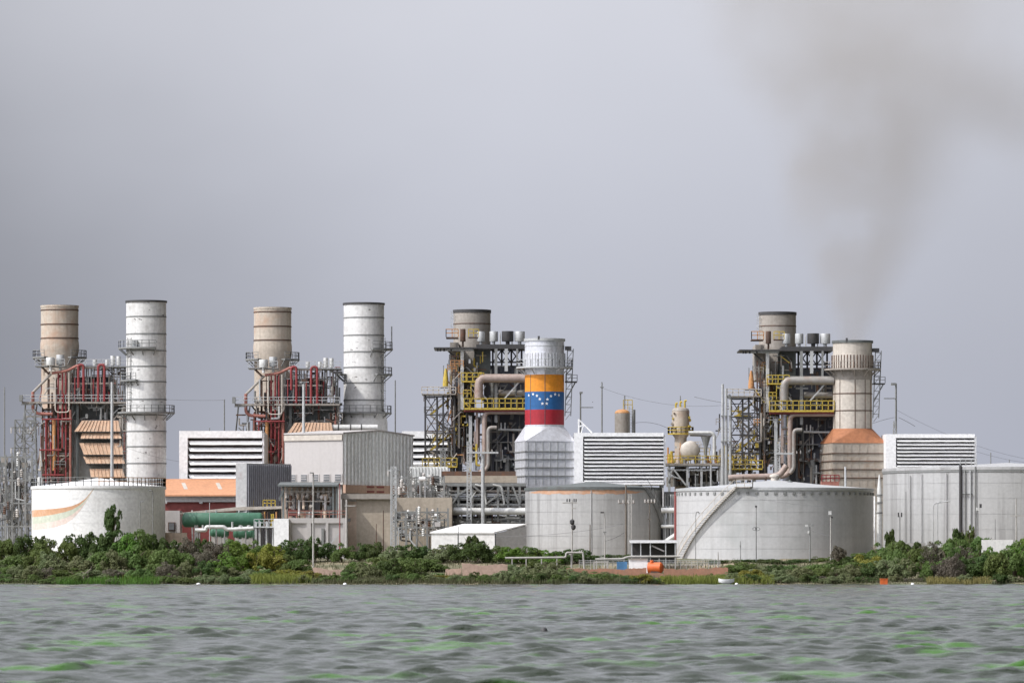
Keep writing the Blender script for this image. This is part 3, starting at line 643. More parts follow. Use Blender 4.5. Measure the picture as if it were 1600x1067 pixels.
# ------------------------------------------------------------------ boiler units with yellow railings
def yellow_unit(dx, dy, label, slabel, slot_label, Y=34, rusty=False):
    q = lambda x: x + dx
    p = lambda y: y + dy
    def w(x, y, d=0): return W(q(x), p(y), Y + d)
    def pb(m, a, b, c, d, y0, y1): return m.pbox(q(a), q(b), p(c), p(d), Y + y0, Y + y1)
    s = S(Y); gx = X(q(760), Y); g = ground(gx, Y)
    t = thing('boiler_unit', label, 'boiler', (gx, Y, g), 'boiler units with yellow railings')
    pb(MB(), 756, 826, 571, 758, 5, 26).build('casing', M_dark, t)
    pb(MB(), 741, 766, 545, 590, 3, 20).build('upper_casing', M_darkgreen, t)
    pb(MB(), 722, 741, 596, 720, 5, 15).build('side_casing', M_darkgreen, t)
    pb(MB(), 703, 717, 535, 590, 4, 14).build('stair_shaft', M_taupe, t)
    pb(MB(), 712, 722, 590, 745, 3, 8).build('duct', M_dark, t)
    # main columns and braces
    for x, y0, y1, wd, mt in ((722, 545, 640, 5, M_pipewhite), (775, 545, 660, 4.5, M_steel), (791, 545, 580, 5, M_galv), (808, 545, 600, 3, M_steel), (735, 650, 760, 5, M_galv), (745, 640, 720, 4, M_pipepink), (717, 590, 700, 3, M_taupe), (706, 560, 700, 2, M_brown), (711, 565, 640, 2, M_brown)):
        pb(MB(), x - wd / 2, x + wd / 2, y0, y1, -.2, .5).build('column', mt, t)
    m = MB()
    for x in (770, 784, 799, 815):
        m.beam(w(x, 545, 4.6), w(x, 572, 4.6), .3)
    for a in (770, 784, 799): m.beam(w(a, 547, 4.6), w(a + 14, 566, 4.6), .2); m.beam(w(a + 14, 547, 4.6), w(a, 566, 4.6), .2)
    m.beam(w(766, 566, 4.6), w(820, 566, 4.6), .25)
    m.build('frame', M_black, t)
    m = MB().beam(w(736, 599, -.6), w(761, 624, -.6), .24); m.build('brace', M_galv, t)
    m = MB().beam(w(811, 597, -.6), w(788, 623, -.6), .24); m.build('brace', M_galv, t)
    m = MB().beam(w(806, 660, 3.5), w(770, 700, 3.5), .2); m.build('brace', M_steel, t)
    m = MB().beam(w(700, 548, 1), w(722, 568, 1), .25); m.build('brace', M_black, t)
    # big pipes
    MB().tube([w(826, 591, -.8), w(753, 591, -.8), w(748, 597, -.8), w(748, 624, -.8)], [6.8 * s] * 14, 16, bend=1.1).build('steam_pipe', M_pipepink if not rusty else M_pipe, t)
    MB().tube([w(826, 614, 1.5), w(779, 614, 1.5)], 5.2 * s, 14).build('duct_pipe', M_pipe, t)
    MB().tube([w(826, 643.5, -.6), w(757, 643.5, -.6), w(757, 733, -.6), w(749, 740, -.6), w(735, 742, -.6)], 4.0 * s, 14, bend=1.1).build('return_pipe', M_pipepink, t)
    MB().tube([w(776, 668, -1.4), w(763, 668, -1.4), w(763, 728, -1.4), w(757, 736, -1.4)], 3.1 * s, 12, bend=.9).build('return_pipe', M_pipe, t)
    MB().tube([w(826, 672, 2), w(778, 671, 2)], 1.8 * s, 10).build('small_pipe', M_galv, t)
    for x in (783, 789): MB().beam(w(x, 660, 2), w(x, 672, 2), .22).build('pipe_support', M_galv, t)
    for x in (768, 778, 812): MB().tube([w(x, 650, 3), w(x, 750, 3)], .5 * s, 6).build('conduit', M_steel, t)
    for a, b in ((646, 700), (700, 756)):
        MB().beam(w(776, a, 4.2), w(776, b, 4.2), .18).build('conduit', M_steel, t)
    pb(MB(), 789, 795, 715, 750, 3, 5).build('control_cabinet', M_steel, t); pb(MB(), 766, 772, 716, 750, 3, 5).build('control_cabinet', M_dark, t)
    # decks
    def deck(x0, x1, y, th, y0, y1, mt, rmt=None, h=1.2, side=False):
        o = pb(MB(), x0, x1, y, y + th, y0, y1).build('deck', mt, t)
        if rmt:
            pts = [w(x0, y, y0), w(x1, y, y0)]
            if side: pts = [w(x0, y, y1)] + pts
            MB().rail(pts, h, 1.0, .13).build('railing', rmt, o)
        return o
    deck(678, 746, 542.5, 2.2, -1.5, 8, M_black)
    pb(MB(), 744, 824, 538, 545, 0, 9).build('top_beam', M_black, t)
    pb(MB(), 692, 740, 545, 548, -.5, 1).build('soffit', M_galv, t)
    deck(697, 716, 526.5, 1.8, -1, 3, M_brown, M_orangepaint, 1.25, True)
    deck(732, 748, 526.5, 1.4, 1, 3, M_brown, M_yellow, 1.25)
    deck(721, 756, 595, 2, -1.2, 4, M_yellow, M_yellow, 1.3)
    deck(725, 826, 637, 3, -1.6, 4, M_yellow, M_yellow, 1.5)
    deck(725, 826, 640.1, 3, -1.2, 3.6, M_maroon)
    m = MB()
    for x, y in ((724, 620), (736, 608)): m.rail([w(x, y, -1), w(x + 12, y, -1)], 1.1, .8, .12)
    m.build('landing_railing', M_yellow, t)
    # silencers on the roof
    for a, b, y, mt in ((719, 727.5, 514, M_brown), (745, 757.5, 518, M_galv), (765, 778, 518, M_galv), (784, 802.5, 517.5, M_black), (804, 820, 518, M_galv)):
        drum(t, q(a), q(b), p(y), p(533.5), Y + 1.5, mt)
    for x in (781.5, 800, 771, 812): MB().tube([w(x, 520, 3), w(x, 540, 3)], .9 * s, 8).build('vent_pipe', M_pipewhite, t)
    # stair tower on the left
    m = MB()
    for x, y0 in ((664.5, 616), (683, 620), (692.5, 618), (710, 600)):
        for d in (-.5, 4): m.beam(w(x, y0, d), w(x, 745, d), .30)
    for y in (620, 648, 676, 704, 730):
        for d in (-.5, 4): m.beam(w(664.5, y, d), w(712, y, d), .22)
        m.beam(w(664.5, y, -.5), w(664.5, y, 4), .2)
    for a, b in ((648, 676), (676, 704), (704, 730), (620, 648)):
        m.beam(w(664.5, b, -.5), w(683, a, -.5), .14); m.beam(w(692, a, -.5), w(711, b, -.5), .14); m.beam(w(664.5, a, 4), w(683, b, 4), .14)
    o = m.build('stair_tower', M_black, t)
    for i, (a, b) in enumerate(((620, 648), (648, 676), (676, 704), (704, 730))):
        x0, x1 = (672, 706) if i % 2 else (706, 672)
        m = MB()
        for d in (1, 2.4):
            m.beam(w(x0, a, d), w(x1, b, d), .12, .3); m.beam(w(x0, a - 10, d), w(x1, b - 10, d), .1)
        n = 9
        for k in range(n): e = w(x0 + (x1 - x0) * k / n, a + (b - a) * k / n, 1); m.box(e.x - .3, e.x + .3, e.y, e.y + 1.4, e.z - .05, e.z + .02)
        m.build('stair_flight', M_taupe if i % 2 else M_yellow, o)
    deck(659, 712, 615, 1.6, -1.5, 5, M_taupe, M_cream, 1.1)
    deck(660, 714, 728, 2.2, -2.5, 3, M_yellow, M_yellow, 1.3)
    deck(688, 708, 604, 1.5, 0, 3, M_black, None)
    m = MB(); e = w(696.5, 600, 1.5)
    m.lathe([(.5, Z(p(603), Y)), (.5, Z(p(599), Y)), (.42, Z(p(590), Y)), (.3, Z(p(582), Y)), (.14, Z(p(575), Y))], e.x, e.y, 12); m.build('hoist', M_orangepaint if rusty else M_yellow, t)
    for a, b in ((699, 568), (693, 571)): MB().beam(w(a, 600, 1.5), w(a, b, 1.5), .14).build('mast', M_steel, t)
    # tangle of small lines between the tower and the casing
    rr = random.Random(int(dx) + 3)
    for i in range(26):
        x = rr.uniform(700, 735); y = rr.uniform(600, 700); h = rr.uniform(12, 60); d = rr.uniform(0, 3)
        e = [w(x, y, d), w(x, y + h, d), w(x + rr.choice((-1, 1)) * rr.uniform(3, 9), y + h, d)]
        MB().tube(e, rr.uniform(.5, 1.2) * s, 6, bend=.3).build('small_pipe', rr.choice((M_taupe, M_brown, M_yellow, M_pipe, M_steel, M_pipepink)), t)
    for i in range(8):
        x = rr.uniform(716, 742); y = rr.uniform(648, 700)
        pb(MB(), x, x + rr.uniform(3, 7), y, y + rr.uniform(2, 6), 0, 1.5).build('valve_box', rr.choice((M_yellow, M_steel, M_taupe, M_galv)), t)
    for i in range(8):                                         # ties, struts and handrails crowding the tower's sunny corner
        x = rr.uniform(699, 724); y = rr.uniform(556, 668); d = rr.uniform(-1.2, 2.5)
        if rr.random() < .5: MB().beam(w(x, y, d), w(x + rr.choice((-9, 9, 0, 0)), y + rr.uniform(8, 22), d), rr.uniform(.12, .26)).build('strut', rr.choice((M_brown, M_taupe, M_steel, M_orangepaint, M_black)), t)
        else: MB().rail([w(x, y, d), w(x + rr.uniform(7, 15), y, d)], 1.0, .7, .12).build('railing', rr.choice((M_yellow, M_orangepaint, M_brown, M_taupe)), t)
    for x in (684, 694, 705, 688): MB().tube([w(x, 545, -1), w(x, 549, -1)], .14, 6).build('lamp', M_black, t)
    for i in range(10):
        x = rr.uniform(770, 820); y = rr.uniform(648, 720); MB().tube([w(x, y, 4), w(x, y + rr.uniform(12, 40), 4), w(x + rr.uniform(-12, 12), y + 40, 4)], rr.uniform(.08, .2), 6, bend=.3).build('small_pipe', rr.choice((M_steel, M_galv, M_brown, M_pipe)), t)
    for i in range(7):
        x = rr.uniform(762, 815); y = rr.uniform(655, 735); pb(MB(), x, x + rr.uniform(3, 9), y, y + rr.uniform(3, 9), 4, 5).build('cabinet', rr.choice((M_steel, M_dark, M_darkgreen, M_brown)), t)
    for y in (690, 716): pb(MB(), 766, 826, y, y + 1.6, 3.2, 5).build('ledge', M_steel, t)
    sd_ = int(dx) + 70
    clutter(t, (q(699), q(724), p(556), p(720)), Y, -1.2, 3, 70, (M_brown, M_taupe, M_yellow, M_steel, M_orangepaint, M_black, M_cream), sd_, 'pssrhb')
    clutter(t, (q(722), q(760), p(548), p(640)), Y, -.8, 3, 40, (M_brown, M_taupe, M_steel, M_galv, M_yellow), sd_ + 1, 'psshb')
    clutter(t, (q(722), q(756), p(645), p(735)), Y, -.8, 3, 46, (M_brown, M_taupe, M_steel, M_galv, M_yellow, M_pipepink), sd_ + 2, 'ppshrb')
    clutter(t, (q(764), q(822), p(570), p(636)), Y, 1, 4.5, 26, (M_steel, M_taupe, M_dark, M_galv, M_brown), sd_ + 3, 'psh', .3)
    clutter(t, (q(766), q(822), p(646), p(752)), Y, 2, 4.5, 40, (M_steel, M_taupe, M_dark, M_galv, M_brown), sd_ + 4, 'pshb')
    clutter(t, (q(662), q(712), p(618), p(744)), Y, 0, 4, 56, (M_black, M_brown, M_taupe, M_steel, M_yellow), sd_ + 5, 'ssphr', .12)
    # its chimney
    Yc = Y + 13; s2 = S(Yc); cx = X(q(737.5), Yc); r = 29 * s2
    c = thing('chimney', slabel, 'chimney', (cx, Yc, Z(p(600), Yc)), 'short taupe boiler chimneys')
    m = MB(); chimney_shell(m, cx, Yc, [(r, Z(p(600), Yc)), (r, Z(p(485), Yc))]); m.build('shell', M_taupe, c)
    bands(c, cx, Yc, [(r, Z(p(506.5), Yc))], M_brown, .15, .06)
    MB().ring(r - .12, r + .1, Z(p(485), Yc) - .45, Z(p(485), Yc) + .05, cx, Yc, seg=48).build('rim', M_black, c)
    for i in range(7):
        z = Z(p(488 + i * 6), Yc)
        if i == 0: cage_ladder(c, cx - r * 1.02, Yc - r * .35, Z(p(528), Yc), Z(p(487), Yc), mt=M_galv)
    return t
yellow_unit(0, 0, 'dark boiler tower with yellow railings behind the flag-banded chimney', 'short taupe chimney rising from the dark boiler tower beside the flag-banded chimney', '')
yellow_unit(477.3, 3.5, 'dark boiler tower with yellow railings behind the chimney with an orange hood', 'short taupe chimney on the boiler tower beside the smoking chimney', '', rusty=True)

# ------------------------------------------------------------------ storage tanks
def tank(label, cpx, rpx, rim_py, base_py, Y, mt, roof_py, roofm, group='storage tanks by the water'):
    s = S(Y); cx = X(cpx, Y); r = rpx * s; zr = Z(rim_py, Y); g = min(ground(cx, Y - r), Z(base_py, Y)) - .3
    t = thing('storage_tank', label, 'storage tank', (cx, Y, g), group)
    prof = [(r, g)]; n = 6
    for i in range(1, n + 1):
        z = g + (zr - g) * i / n; prof += [(r, z - .02), (r - .06, z - .03), (r - .06, z + .03), (r, z + .02)] if i < n else [(r, z)]
    sh = MB().lathe(prof, cx, Y, 128, caps=False).build('shell', mt, t)
    MB().lathe([(r + .12, zr - .02), (r + .12, zr + .10), (r * .5, zr + (Z(roof_py, Y) - zr) * .52), (.4, Z(roof_py, Y) + .1), (.02, Z(roof_py, Y) + .1)], cx, Y, 96).build('roof', roofm, t)
    MB().ring(r + .005, r + .16, zr - .32, zr - .03, cx, Y, seg=96).build('rim', roofm, t)
    return t, sh, cx, r, zr, g, s
def on_shell(cx, Y, r, px, py, out=0.0):
    s = S(Y); x = X(px, Y); u = max(-.999, min(.999, (x - cx) / r)); a = math.asin(u)
    return Vector((cx + (r + out) * math.sin(a), Y - (r + out) * math.cos(a), Z(py, Y)))

# white tank with the painted stripe
Yt = -8
t, sh, cx, r, zr, g, s = tank('white storage tank with a faded orange and sage painted stripe', 154, 104, 761, 836, Yt, M_tankwhite, 748, M_tankwhite)
def stripe(up, lo, mt, label, o_):
    m = MB(); n = 60; xs0, xs1 = 50.6, 160
    I = lambda tb, x: np.interp(x, [a for a, _ in tb], [b for _, b in tb])
    for i in range(n + 1):
        x = xs0 + (xs1 - xs0) * i / n
        for tb in (up, lo):
            m.v.append(tuple(on_shell(cx, Yt, r, x, float(I(tb, x)), o_)))
    for i in range(n): m.face([2 * i + 1, 2 * i + 3, 2 * i + 2, 2 * i])
    m.build('painted_stripe', mt, sh, label)
E1 = [(50, 797), (70, 796.5), (90, 795.5), (110, 793.5), (122, 791), (132, 787), (142, 780), (152, 768), (160, 757)]
E2 = [(50, 808), (70, 807), (90, 804.5), (110, 800.5), (122, 796.5), (132, 791), (142, 782.5), (152, 769), (160, 757)]
E3 = [(50, 819), (70, 818), (90, 815.5), (110, 810), (122, 804), (132, 796), (142, 785), (152, 770), (160, 757)]
E4 = [(50, 828), (70, 827.5), (90, 825), (110, 819), (122, 811.5), (132, 801), (142, 787.5), (152, 771), (160, 757)]
stripe(E1, E2, M_sworange, 'pale orange stripe', .006); stripe(E2, E3, M_swgreen, 'pale sage stripe', .006); stripe(E3, E4, M_swpink, 'pale pink stripe', .006)
MB().ring_rail(r + .05, zr + .1, cx, Yt, -85, 10, 1.25, .12, 22).build('railing', M_orangepaint, t)
MB().ring_rail(r + .05, zr + .1, cx, Yt, 10, 275, 1.25, .10, 40).build('railing', M_steel, t)
e = W(62, 750, Yt - 3); MB().lathe([(.42, zr + .1), (.42, zr + 1.3), (.3, zr + 1.5), (.02, zr + 1.5)], e.x, e.y, 16).build('vent', M_pipewhite, t)
MB().tube([W(173, 748, Yt), W(178, 752, Yt - 2), W(184, 757, Yt - 4)], .18, 8).build('vent_pipe', M_pipewhite, t)
for px, p0, p1, arm in ((239, 768, 829, -4), (221.5, 786, 829, 3)):
    a, b = on_shell(cx, Yt, r, px, p1, .6), on_shell(cx, Yt, r, px, p0, .6)
    l = thing('lamp_post', 'thin grey lamp post against the white tank, ' + ('the taller of two' if arm < 0 else 'the shorter of two'), 'lamp post', (a.x, a.y - 1, ground(a.x, a.y)), 'thin lamp posts by the white tank')
    MB().tube([(a.x, a.y - 1, ground(a.x, a.y) - .3), (b.x, b.y - 1, b.z)], .07, 6).build('pole', M_steel, l)
    e = Vector((b.x, b.y - 1, b.z)); MB().tube([e, e + Vector((arm * .1, -.2, .15))], .07, 6).build('arm', M_steel, l)
    MB().box(e.x + arm * .1 - .3, e.x + arm * .1 + .3, e.y - .4, e.y, e.z + .05, e.z + .25).build('lamp_head', M_steel, l)

# grey tank in the middle with an orange stain under the rim
Yt = 2
t, sh, cx, r, zr, g, s = tank('grey storage tank with an orange stain under its rim, below the louvred house', 928, 107.5, 763, 862, Yt, M_tank2, 753, M_darkgreen)
m = MB(); n = 48
for i in range(n + 1):
    x = 824 + (1006 - 824) * i / n; wv = 1.3 * math.sin(i * .9) + .8 * math.sin(i * 2.3)
    fade = min(1, i / 6, (n - i) / 8)
    for py in (769.5 - 2.6 * fade + wv * .3, 769.5 + 3.2 * fade + wv * .6): m.v.append(tuple(on_shell(cx, Yt, r, x, py, .007)))
for i in range(n): m.face([2 * i + 1, 2 * i + 3, 2 * i + 2, 2 * i])
m.build('stain', mat('orange stain', (.52, .30, .19), .6, dirt=(.52, .43, .36), amt=.35, scale=.7), sh, 'ragged orange stain')
def stairway(t, cx, Y, r, pts, wd=.9, mt=M_galv):
    """stair curling round the shell: stringers, treads and handrail; pts are (px, py)"""
    (x0, y0), (x1, y1) = pts
    A0 = math.asin(max(-.995, min(.995, (X(x0, Y) - cx) / r))); A1 = math.asin(max(-.995, min(.995, (X(x1, Y) - cx) / r)))
    z0, z1 = Z(y0, Y), Z(y1, Y); n = 44
    P = lambda k, out: Vector((cx + (r + out) * math.sin(A0 + (A1 - A0) * k / n), Y - (r + out) * math.cos(A0 + (A1 - A0) * k / n), z0 + (z1 - z0) * k / n))
    m = MB()
    for k in range(n):
        for o_ in (.12, wd): m.beam(P(k, o_), P(k + 1, o_), .08, .18)
    m.mat(1)
    for k in range(0, n + 1): a, b = P(k, .10), P(k, wd + .02); m.beam(a, b, .24, .05)
    st = m.build('stairway', [mt, M_steel], t)
    up = Vector((0, 0, 1)); m = MB()
    for k in range(0, n, 2):
        for h in (1.1,): m.beam(P(k, wd) + up * h, P(k + 2, wd) + up * h, .07)
        if k % 4 == 0: m.beam(P(k, wd), P(k, wd) + up * 1.1, .06)
    m.build('handrail', mt, st)
    return P, n, st
P, n, st = stairway(t, cx, Yt, r, ((1034, 836), (1003, 762)), mt=M_steel)
for px in (922,):
    a, b = on_shell(cx, Yt, r, px, 862, .12), on_shell(cx, Yt, r, px, 764, .06); MB().tube([(a.x, a.y, g), b], .06, 8).build('down_pipe', M_tank, t)

# big grey tank with the stair
Yt = -20
t, sh, cx, r, zr, g, s = tank('largest grey storage tank, with a diagonal outside stair and a shallow cone roof', 1210.5, 153.5, 764.5, 873, Yt, M_tank, 751, M_galv)
P, n, st = stairway(t, cx, Yt, r, ((1065.5, 873), (1146, 763)), 1.05, M_cream)
e = P(n, 0); MB().obox((e.x + .9, e.y - .6), (math.cos(-.42), math.sin(-.42)), (-math.sin(-.42), math.cos(-.42)), 1.3, .62, e.z - .1, e.z + .05).build('landing', M_taupe, st)
MB().rail([(e.x - .2, e.y - 1.1, e.z), (e.x + 2.2, e.y - 1.6, e.z), (e.x + 2.3, e.y - .6, e.z)], 1.1, 1.0, .09).build('railing', M_cream, st)
for k in range(34):
    a = math.radians(-178 + k * 176 / 33); v = Vector((cx + (r + .03) * math.cos(a), Yt + (r + .03) * math.sin(a), zr - .75))
    MB().obox((v.x, v.y), (-math.sin(a), math.cos(a)), (math.cos(a), math.sin(a)), .22, .10, zr - .95, zr - .55).build('overflow_vent', M_steel, sh)
e = W(1210, 751, Yt); MB().lathe([(.55, e.z - .1), (.55, e.z + .55), (.75, e.z + .6), (.75, e.z + .85), (.3, e.z + 1.05), (.02, e.z + 1.05)], e.x, e.y, 18).build('roof_vent', M_cream, t)
e = W(1234, 757, Yt - 3); MB().lathe([(.35, e.z - .6), (.35, e.z + .3), (.5, e.z + .35), (.02, e.z + .75)], e.x, e.y, 12).build('roof_vent', M_darkgreen, t)
MB().tube([W(1321, 764, Yt + 2), W(1321, 729, Yt + 2)], .16, 8).build('vent_pipe', M_galv, t)
m = MB().tube([W(1087.5, 836, Yt - 12), W(1087.5, 803, Yt - 12), W(1090, 799.5, Yt - 12), W(1092.5, 803, Yt - 12)], .07, 6, bend=.2)
# maroon pipe down the sunny edge
a = cx - r - .12; MB().tube([(a, Yt + .5, g), (a, Yt + .5, zr - .3)], .22, 10).build('down_pipe', M_maroon, t)

# pale tank at the far right
Yt = 4
t, sh, cx, r, zr, g, s = tank('pale grey storage tank cut by the picture edge, with dark run-off streaks and ladder pipes', 1573, 193, 733.5, 850, Yt, M_tank2, 724, M_tank2)
MB().ring(r + .005, r + .12, Z(740, Yt), Z(736.5, Yt), cx, Yt, seg=96).build('wind_girder', M_steel, t)
for px, w_, mt, p0 in ((1486.5, .22, M_black, 730), (1493, .10, M_steel, 738), (1501, .12, M_galv, 738), (1508, .10, M_steel, 732), (1415.5, .07, M_steel, 745), (1431, .09, M_tank, 742), (1466, .08, M_tank, 742)):
    a, b = on_shell(cx, Yt, r, px, 850, .25), on_shell(cx, Yt, r, px, p0, .25); MB().tube([(a.x, a.y, g), b], w_, 8).build('down_pipe', mt, t)
a, b = on_shell(cx, Yt, r, 1488, 774.5, .3), on_shell(cx, Yt, r, 1504, 774.5, .3); MB().beam(a, b, .14).build('pipe_bracket', M_black, t)
MB().rail([on_shell(cx, Yt, r, 1486, 731, .2), on_shell(cx, Yt, r, 1510, 731, .2)], 1.0, .8, .12).build('railing', M_galv, t)

# ------------------------------------------------------------------ louvred air intake houses
def louvre_house(label, x0, x1, py0, py1, Y, n, xl, top, depth=14, wave=.0, bottom=5):
    s = S(Y); g = ground(X((x0 + x1) / 2, Y), Y); t = thing('louvre_house', label, 'intake house', (X((x0 + x1) / 2, Y), Y, g), 'white louvred intake houses')
    X0, X1, XL, XR = X(x0, Y), X(x1, Y), X(xl, Y), X(x1 - 3.0, Y); zt, zb = Z(py0, Y), Z(py1, Y); zo = Z(py0 + top, Y)
    zl = zb + bottom * s
    m = MB()
    m.box(X0, XL, Y, Y + depth, zb, zt); m.box(XR, X1, Y + .3, Y + depth, zb, zt - .3)
    m.box(XL, XR, Y, Y + depth, zo, zt); m.box(XL, XR, Y, Y + depth, zb, zl)
    m.build('housing', M_white_clean, t)
    MB().box(XL, XR, Y + 2.2, Y + 2.6, zl, zo).build('gap_shade_panel', M_black, t)  # black sheet behind the blades, painting in the shade of the gaps
    pitch = (zo - zl) / n; m = MB(); r_ = random.Random(n)
    for i in range(n):
        a = zo - pitch * (i + .42); b = a - pitch * .58
        jag = .025 * r_.uniform(-1, 1)
        e_ = pitch * .45
        ks = 9; J = [.02 * r_.uniform(-1, 1) + jag * .4 for _ in range(ks + 1)]; b0 = len(m.v)
        for k in range(ks + 1):
            u_ = k / ks; xt = XL + (XR - XL) * u_; xb = XL + e_ + (XR - XL - e_) * u_
            m.v += [(xt, Y + .65, a), (xb, Y - .10, b + J[k]), (xb, Y - .04, b - .05 + J[k]), (xt, Y + .71, a - .06)]
        for k in range(ks):
            p_, q_ = b0 + 4 * k, b0 + 4 * k + 4
            for i_ in range(4): m.face([p_ + i_, p_ + (i_ + 1) % 4, q_ + (i_ + 1) % 4, q_ + i_])
    m.build('louvre', M_white_clean, t)
    if g < zb - 1:
        m = MB()
        for i in range(5):
            for d in (.6, depth - .6): x = X0 + .5 + (X1 - X0 - 1) * i / 4; m.beam((x, Y + d, g), (x, Y + d, zb), .4)
        m.build('leg_frame', M_steel, t)
    return t
louvre_house('white louvred house with broad slats behind the terracotta roof', 280, 412.5, 673, 752, 27, 6, 293, 11)
louvre_house('white louvred house half hidden behind the ribbed-gable building', 628, 712, 673.5, 728, 43, 4, 633, 11, bottom=3)
louvre_house('white louvred house with many narrow slats beside the flag-banded chimney', 897, 1040, 676, 757, 14, 12, 911, 6, depth=11)
louvre_house('low white louvred house with narrow slats, above the tank at the picture edge', 1384, 1526, 678, 734, 25.5, 8, 1400, 6, depth=10)
for nm, lab, pts in (('roof_davit', 'white triangular frame on the louvred house by the flag-banded chimney', ((904, 676), (904, 655), (925, 676), (912, 663))),):
    t = thing(nm, lab, 'davit', tuple(W(904, 676, 15)), None)
    m = MB(); A = [W(a, b, 15) for a, b in pts]; m.beam(A[0], A[1], .22); m.beam(A[1], A[2], .2); m.beam(W(904, 667, 15), A[3], .16); m.beam(W(908, 676, 15), A[3], .14); m.build('frame', M_white_clean, t)

# ------------------------------------------------------------------ buildings
def rib_wall(m, a, b, z0, z1f, n, d=.14):
    """trapezoid-ribbed sheet from a to b (x,y); z1f(t) is the top height along it"""
    a, b = Vector((a[0], a[1])), Vector((b[0], b[1])); u = (b - a); L_ = u.length; u.normalize(); nrm = Vector((u.y, -u.x)); pr = []
    for i in range(n):
        for f, o in ((0, 0), (.45, 0), (.55, d), (.92, d)): pr.append(((i + f) / n, o))
    pr.append((1, 0))
    b0 = len(m.v)
    for t_, o in pr:
        p = a + u * (L_ * t_) + nrm * o
        m.v.append((p.x, p.y, z0)); m.v.append((p.x, p.y, z1f(t_)))
    for i in range(len(pr) - 1): k = b0 + 2 * i; m.face([k, k + 2, k + 3, k + 1])
    return m
# big pale building: long side towards the sun, ribbed gable in the shade
Yb = 8; s = S(Yb); al = math.radians(33)
c0 = Vector((X(535.5, Yb), Yb)); g = ground(c0.x, Yb)
ld, gd = Vector((-math.cos(al), math.sin(al))), Vector((math.sin(al), math.cos(al)))
LL = 9.35 * s * 10 / math.cos(al); LG = 10.75 * s * 10 / math.sin(al) * .985
LL, LG = LL * 1.0, LG
ze, zr_, zb = Z(677.5, Yb), Z(671.5, Yb), Z(757, Yb)
t = thing('power_hall', 'pale beige hall with a ribbed grey gable wall and five small windows', 'building', (c0.x, c0.y, g))
pA, pB, pC, pD = c0 + ld * LL, c0, c0 + gd * LG, c0 + gd * LG + ld * LL
m = MB()
for a, b in ((pA, pB), (pC, pD), (pD, pA)):
    m.add([(a.x, a.y, zb), (b.x, b.y, zb), (b.x, b.y, ze), (a.x, a.y, ze)], [(0, 1, 2, 3)])
m.build('wall', M_bldg, t)
ridge = lambda t_: ze + (zr_ - ze) * (1 - abs(2 * t_ - 1)) - .02
m = MB(); rib_wall(m, pB + gd * .02, pC, zb, ridge, 20, .2); m.build('gable_wall', M_clad, t, 'grey ribbed gable wall')
m = MB(); ov = .25
q = lambda p, z: (p.x, p.y, z)
mBC, mAD = (pB + pC) / 2, (pA + pD) / 2
nB, nC = pB - gd * ov - ld * ov, pC + gd * ov - ld * ov
vs = [q(pA - gd * ov, ze), q(nB, ze), q(mBC - ld * ov, zr_), q(mAD, zr_), q(nC, ze), q(pD + gd * ov, ze)]
m.add(vs + [(x, y, z + .22) for x, y, z in vs], [(6, 7, 8, 9), (9, 8, 10, 11), (0, 3, 2, 1), (3, 5, 4, 2), (0, 1, 7, 6), (1, 2, 8, 7), (2, 4, 10, 8), (4, 5, 11, 10), (0, 6, 9, 3), (3, 9, 11, 5)])
m.build('roof', M_bldg, t, smooth=False)
MB().obox(tuple(pA.lerp(pB, .5) - gd * .12), ld, gd, LL / 2, .1, ze - 1.0, ze - .15).build('gutter', M_cream, t)
for i in range(5):
    p = pB + ld * (LL * (.075 + i * .195)) - gd * .03
    o = MB().obox(tuple(p), ld, gd, .75, .06, Z(752, Yb), Z(740, Yb)).build('window', M_bldg, t)
    MB().obox(tuple(p - gd * .08), ld, gd, .55, .03, Z(751, Yb), Z(741, Yb)).build('pane', M_glass, o)
    for zz in (744, 747.5): MB().obox(tuple(p - gd * .13), ld, gd, .55, .02, Z(zz, Yb) - .05, Z(zz, Yb) + .05).build('glazing_bar', M_bldg, o)
# storey under it
m = MB().obox(tuple((pB + pC) / 2 + ld * (LL / 2) * 1), gd, ld, LG / 2 - .6, LL / 2 - .6, g, zb - .03); m.build('base_wall', M_concrete, t)
m = MB().obox(tuple(pB.lerp(pC, .5) - ld * .3), gd, ld, LG / 2, .25, Z(770, Yb), zb - .02); m.build('fascia', M_fascia, t, 'peach fascia band')
for a in (.33, .47):
    for zz in (759.5, 767): p = pB.lerp(pC, a + .02) - ld * .62; MB().obox(tuple(p), gd, ld, .95, .06, Z(zz + 1.6, Yb), Z(zz - 1.2, Yb)).build('slot_vent', M_maroon, t)

# slate ribbed block beside it
Yb = 0; s = S(Yb); c1 = Vector((X(385.5, Yb), Yb)); g = ground(c1.x, Yb); zt, zb = Z(725.5, Yb), g
t = thing('clad_block', 'slate ribbed block with a narrow pale side, beside the terracotta roofed hall', 'building', (c1.x, c1.y, g))
bl = math.radians(24); ld2, gd2 = Vector((-math.cos(bl), math.sin(bl))), Vector((math.cos(math.radians(48)), math.sin(math.radians(48))))
l1, l2 = 1.75 * s * 10 / math.cos(bl), 6.6 * s * 10 / math.cos(math.radians(48))
a, b, c = c1 + ld2 * l1, c1, c1 + gd2 * l2
m = MB(); d_ = a + gd2 * l2
m.add([q(a, zb), q(b, zb), q(b, zt), q(a, zt)], [(0, 1, 2, 3)]); m.add([q(a, zb), q(d_, zb), q(d_, zt), q(a, zt)], [(3, 2, 1, 0)]); m.add([q(c, zb), q(d_, zb), q(d_, zt), q(c, zt)], [(0, 1, 2, 3)])
m.build('side_wall', M_grey, t)
m = MB(); rib_wall(m, b + gd2 * .02, c, zb, lambda t_: zt, 22, .16); m.build('ribbed_wall', M_claddark, t)
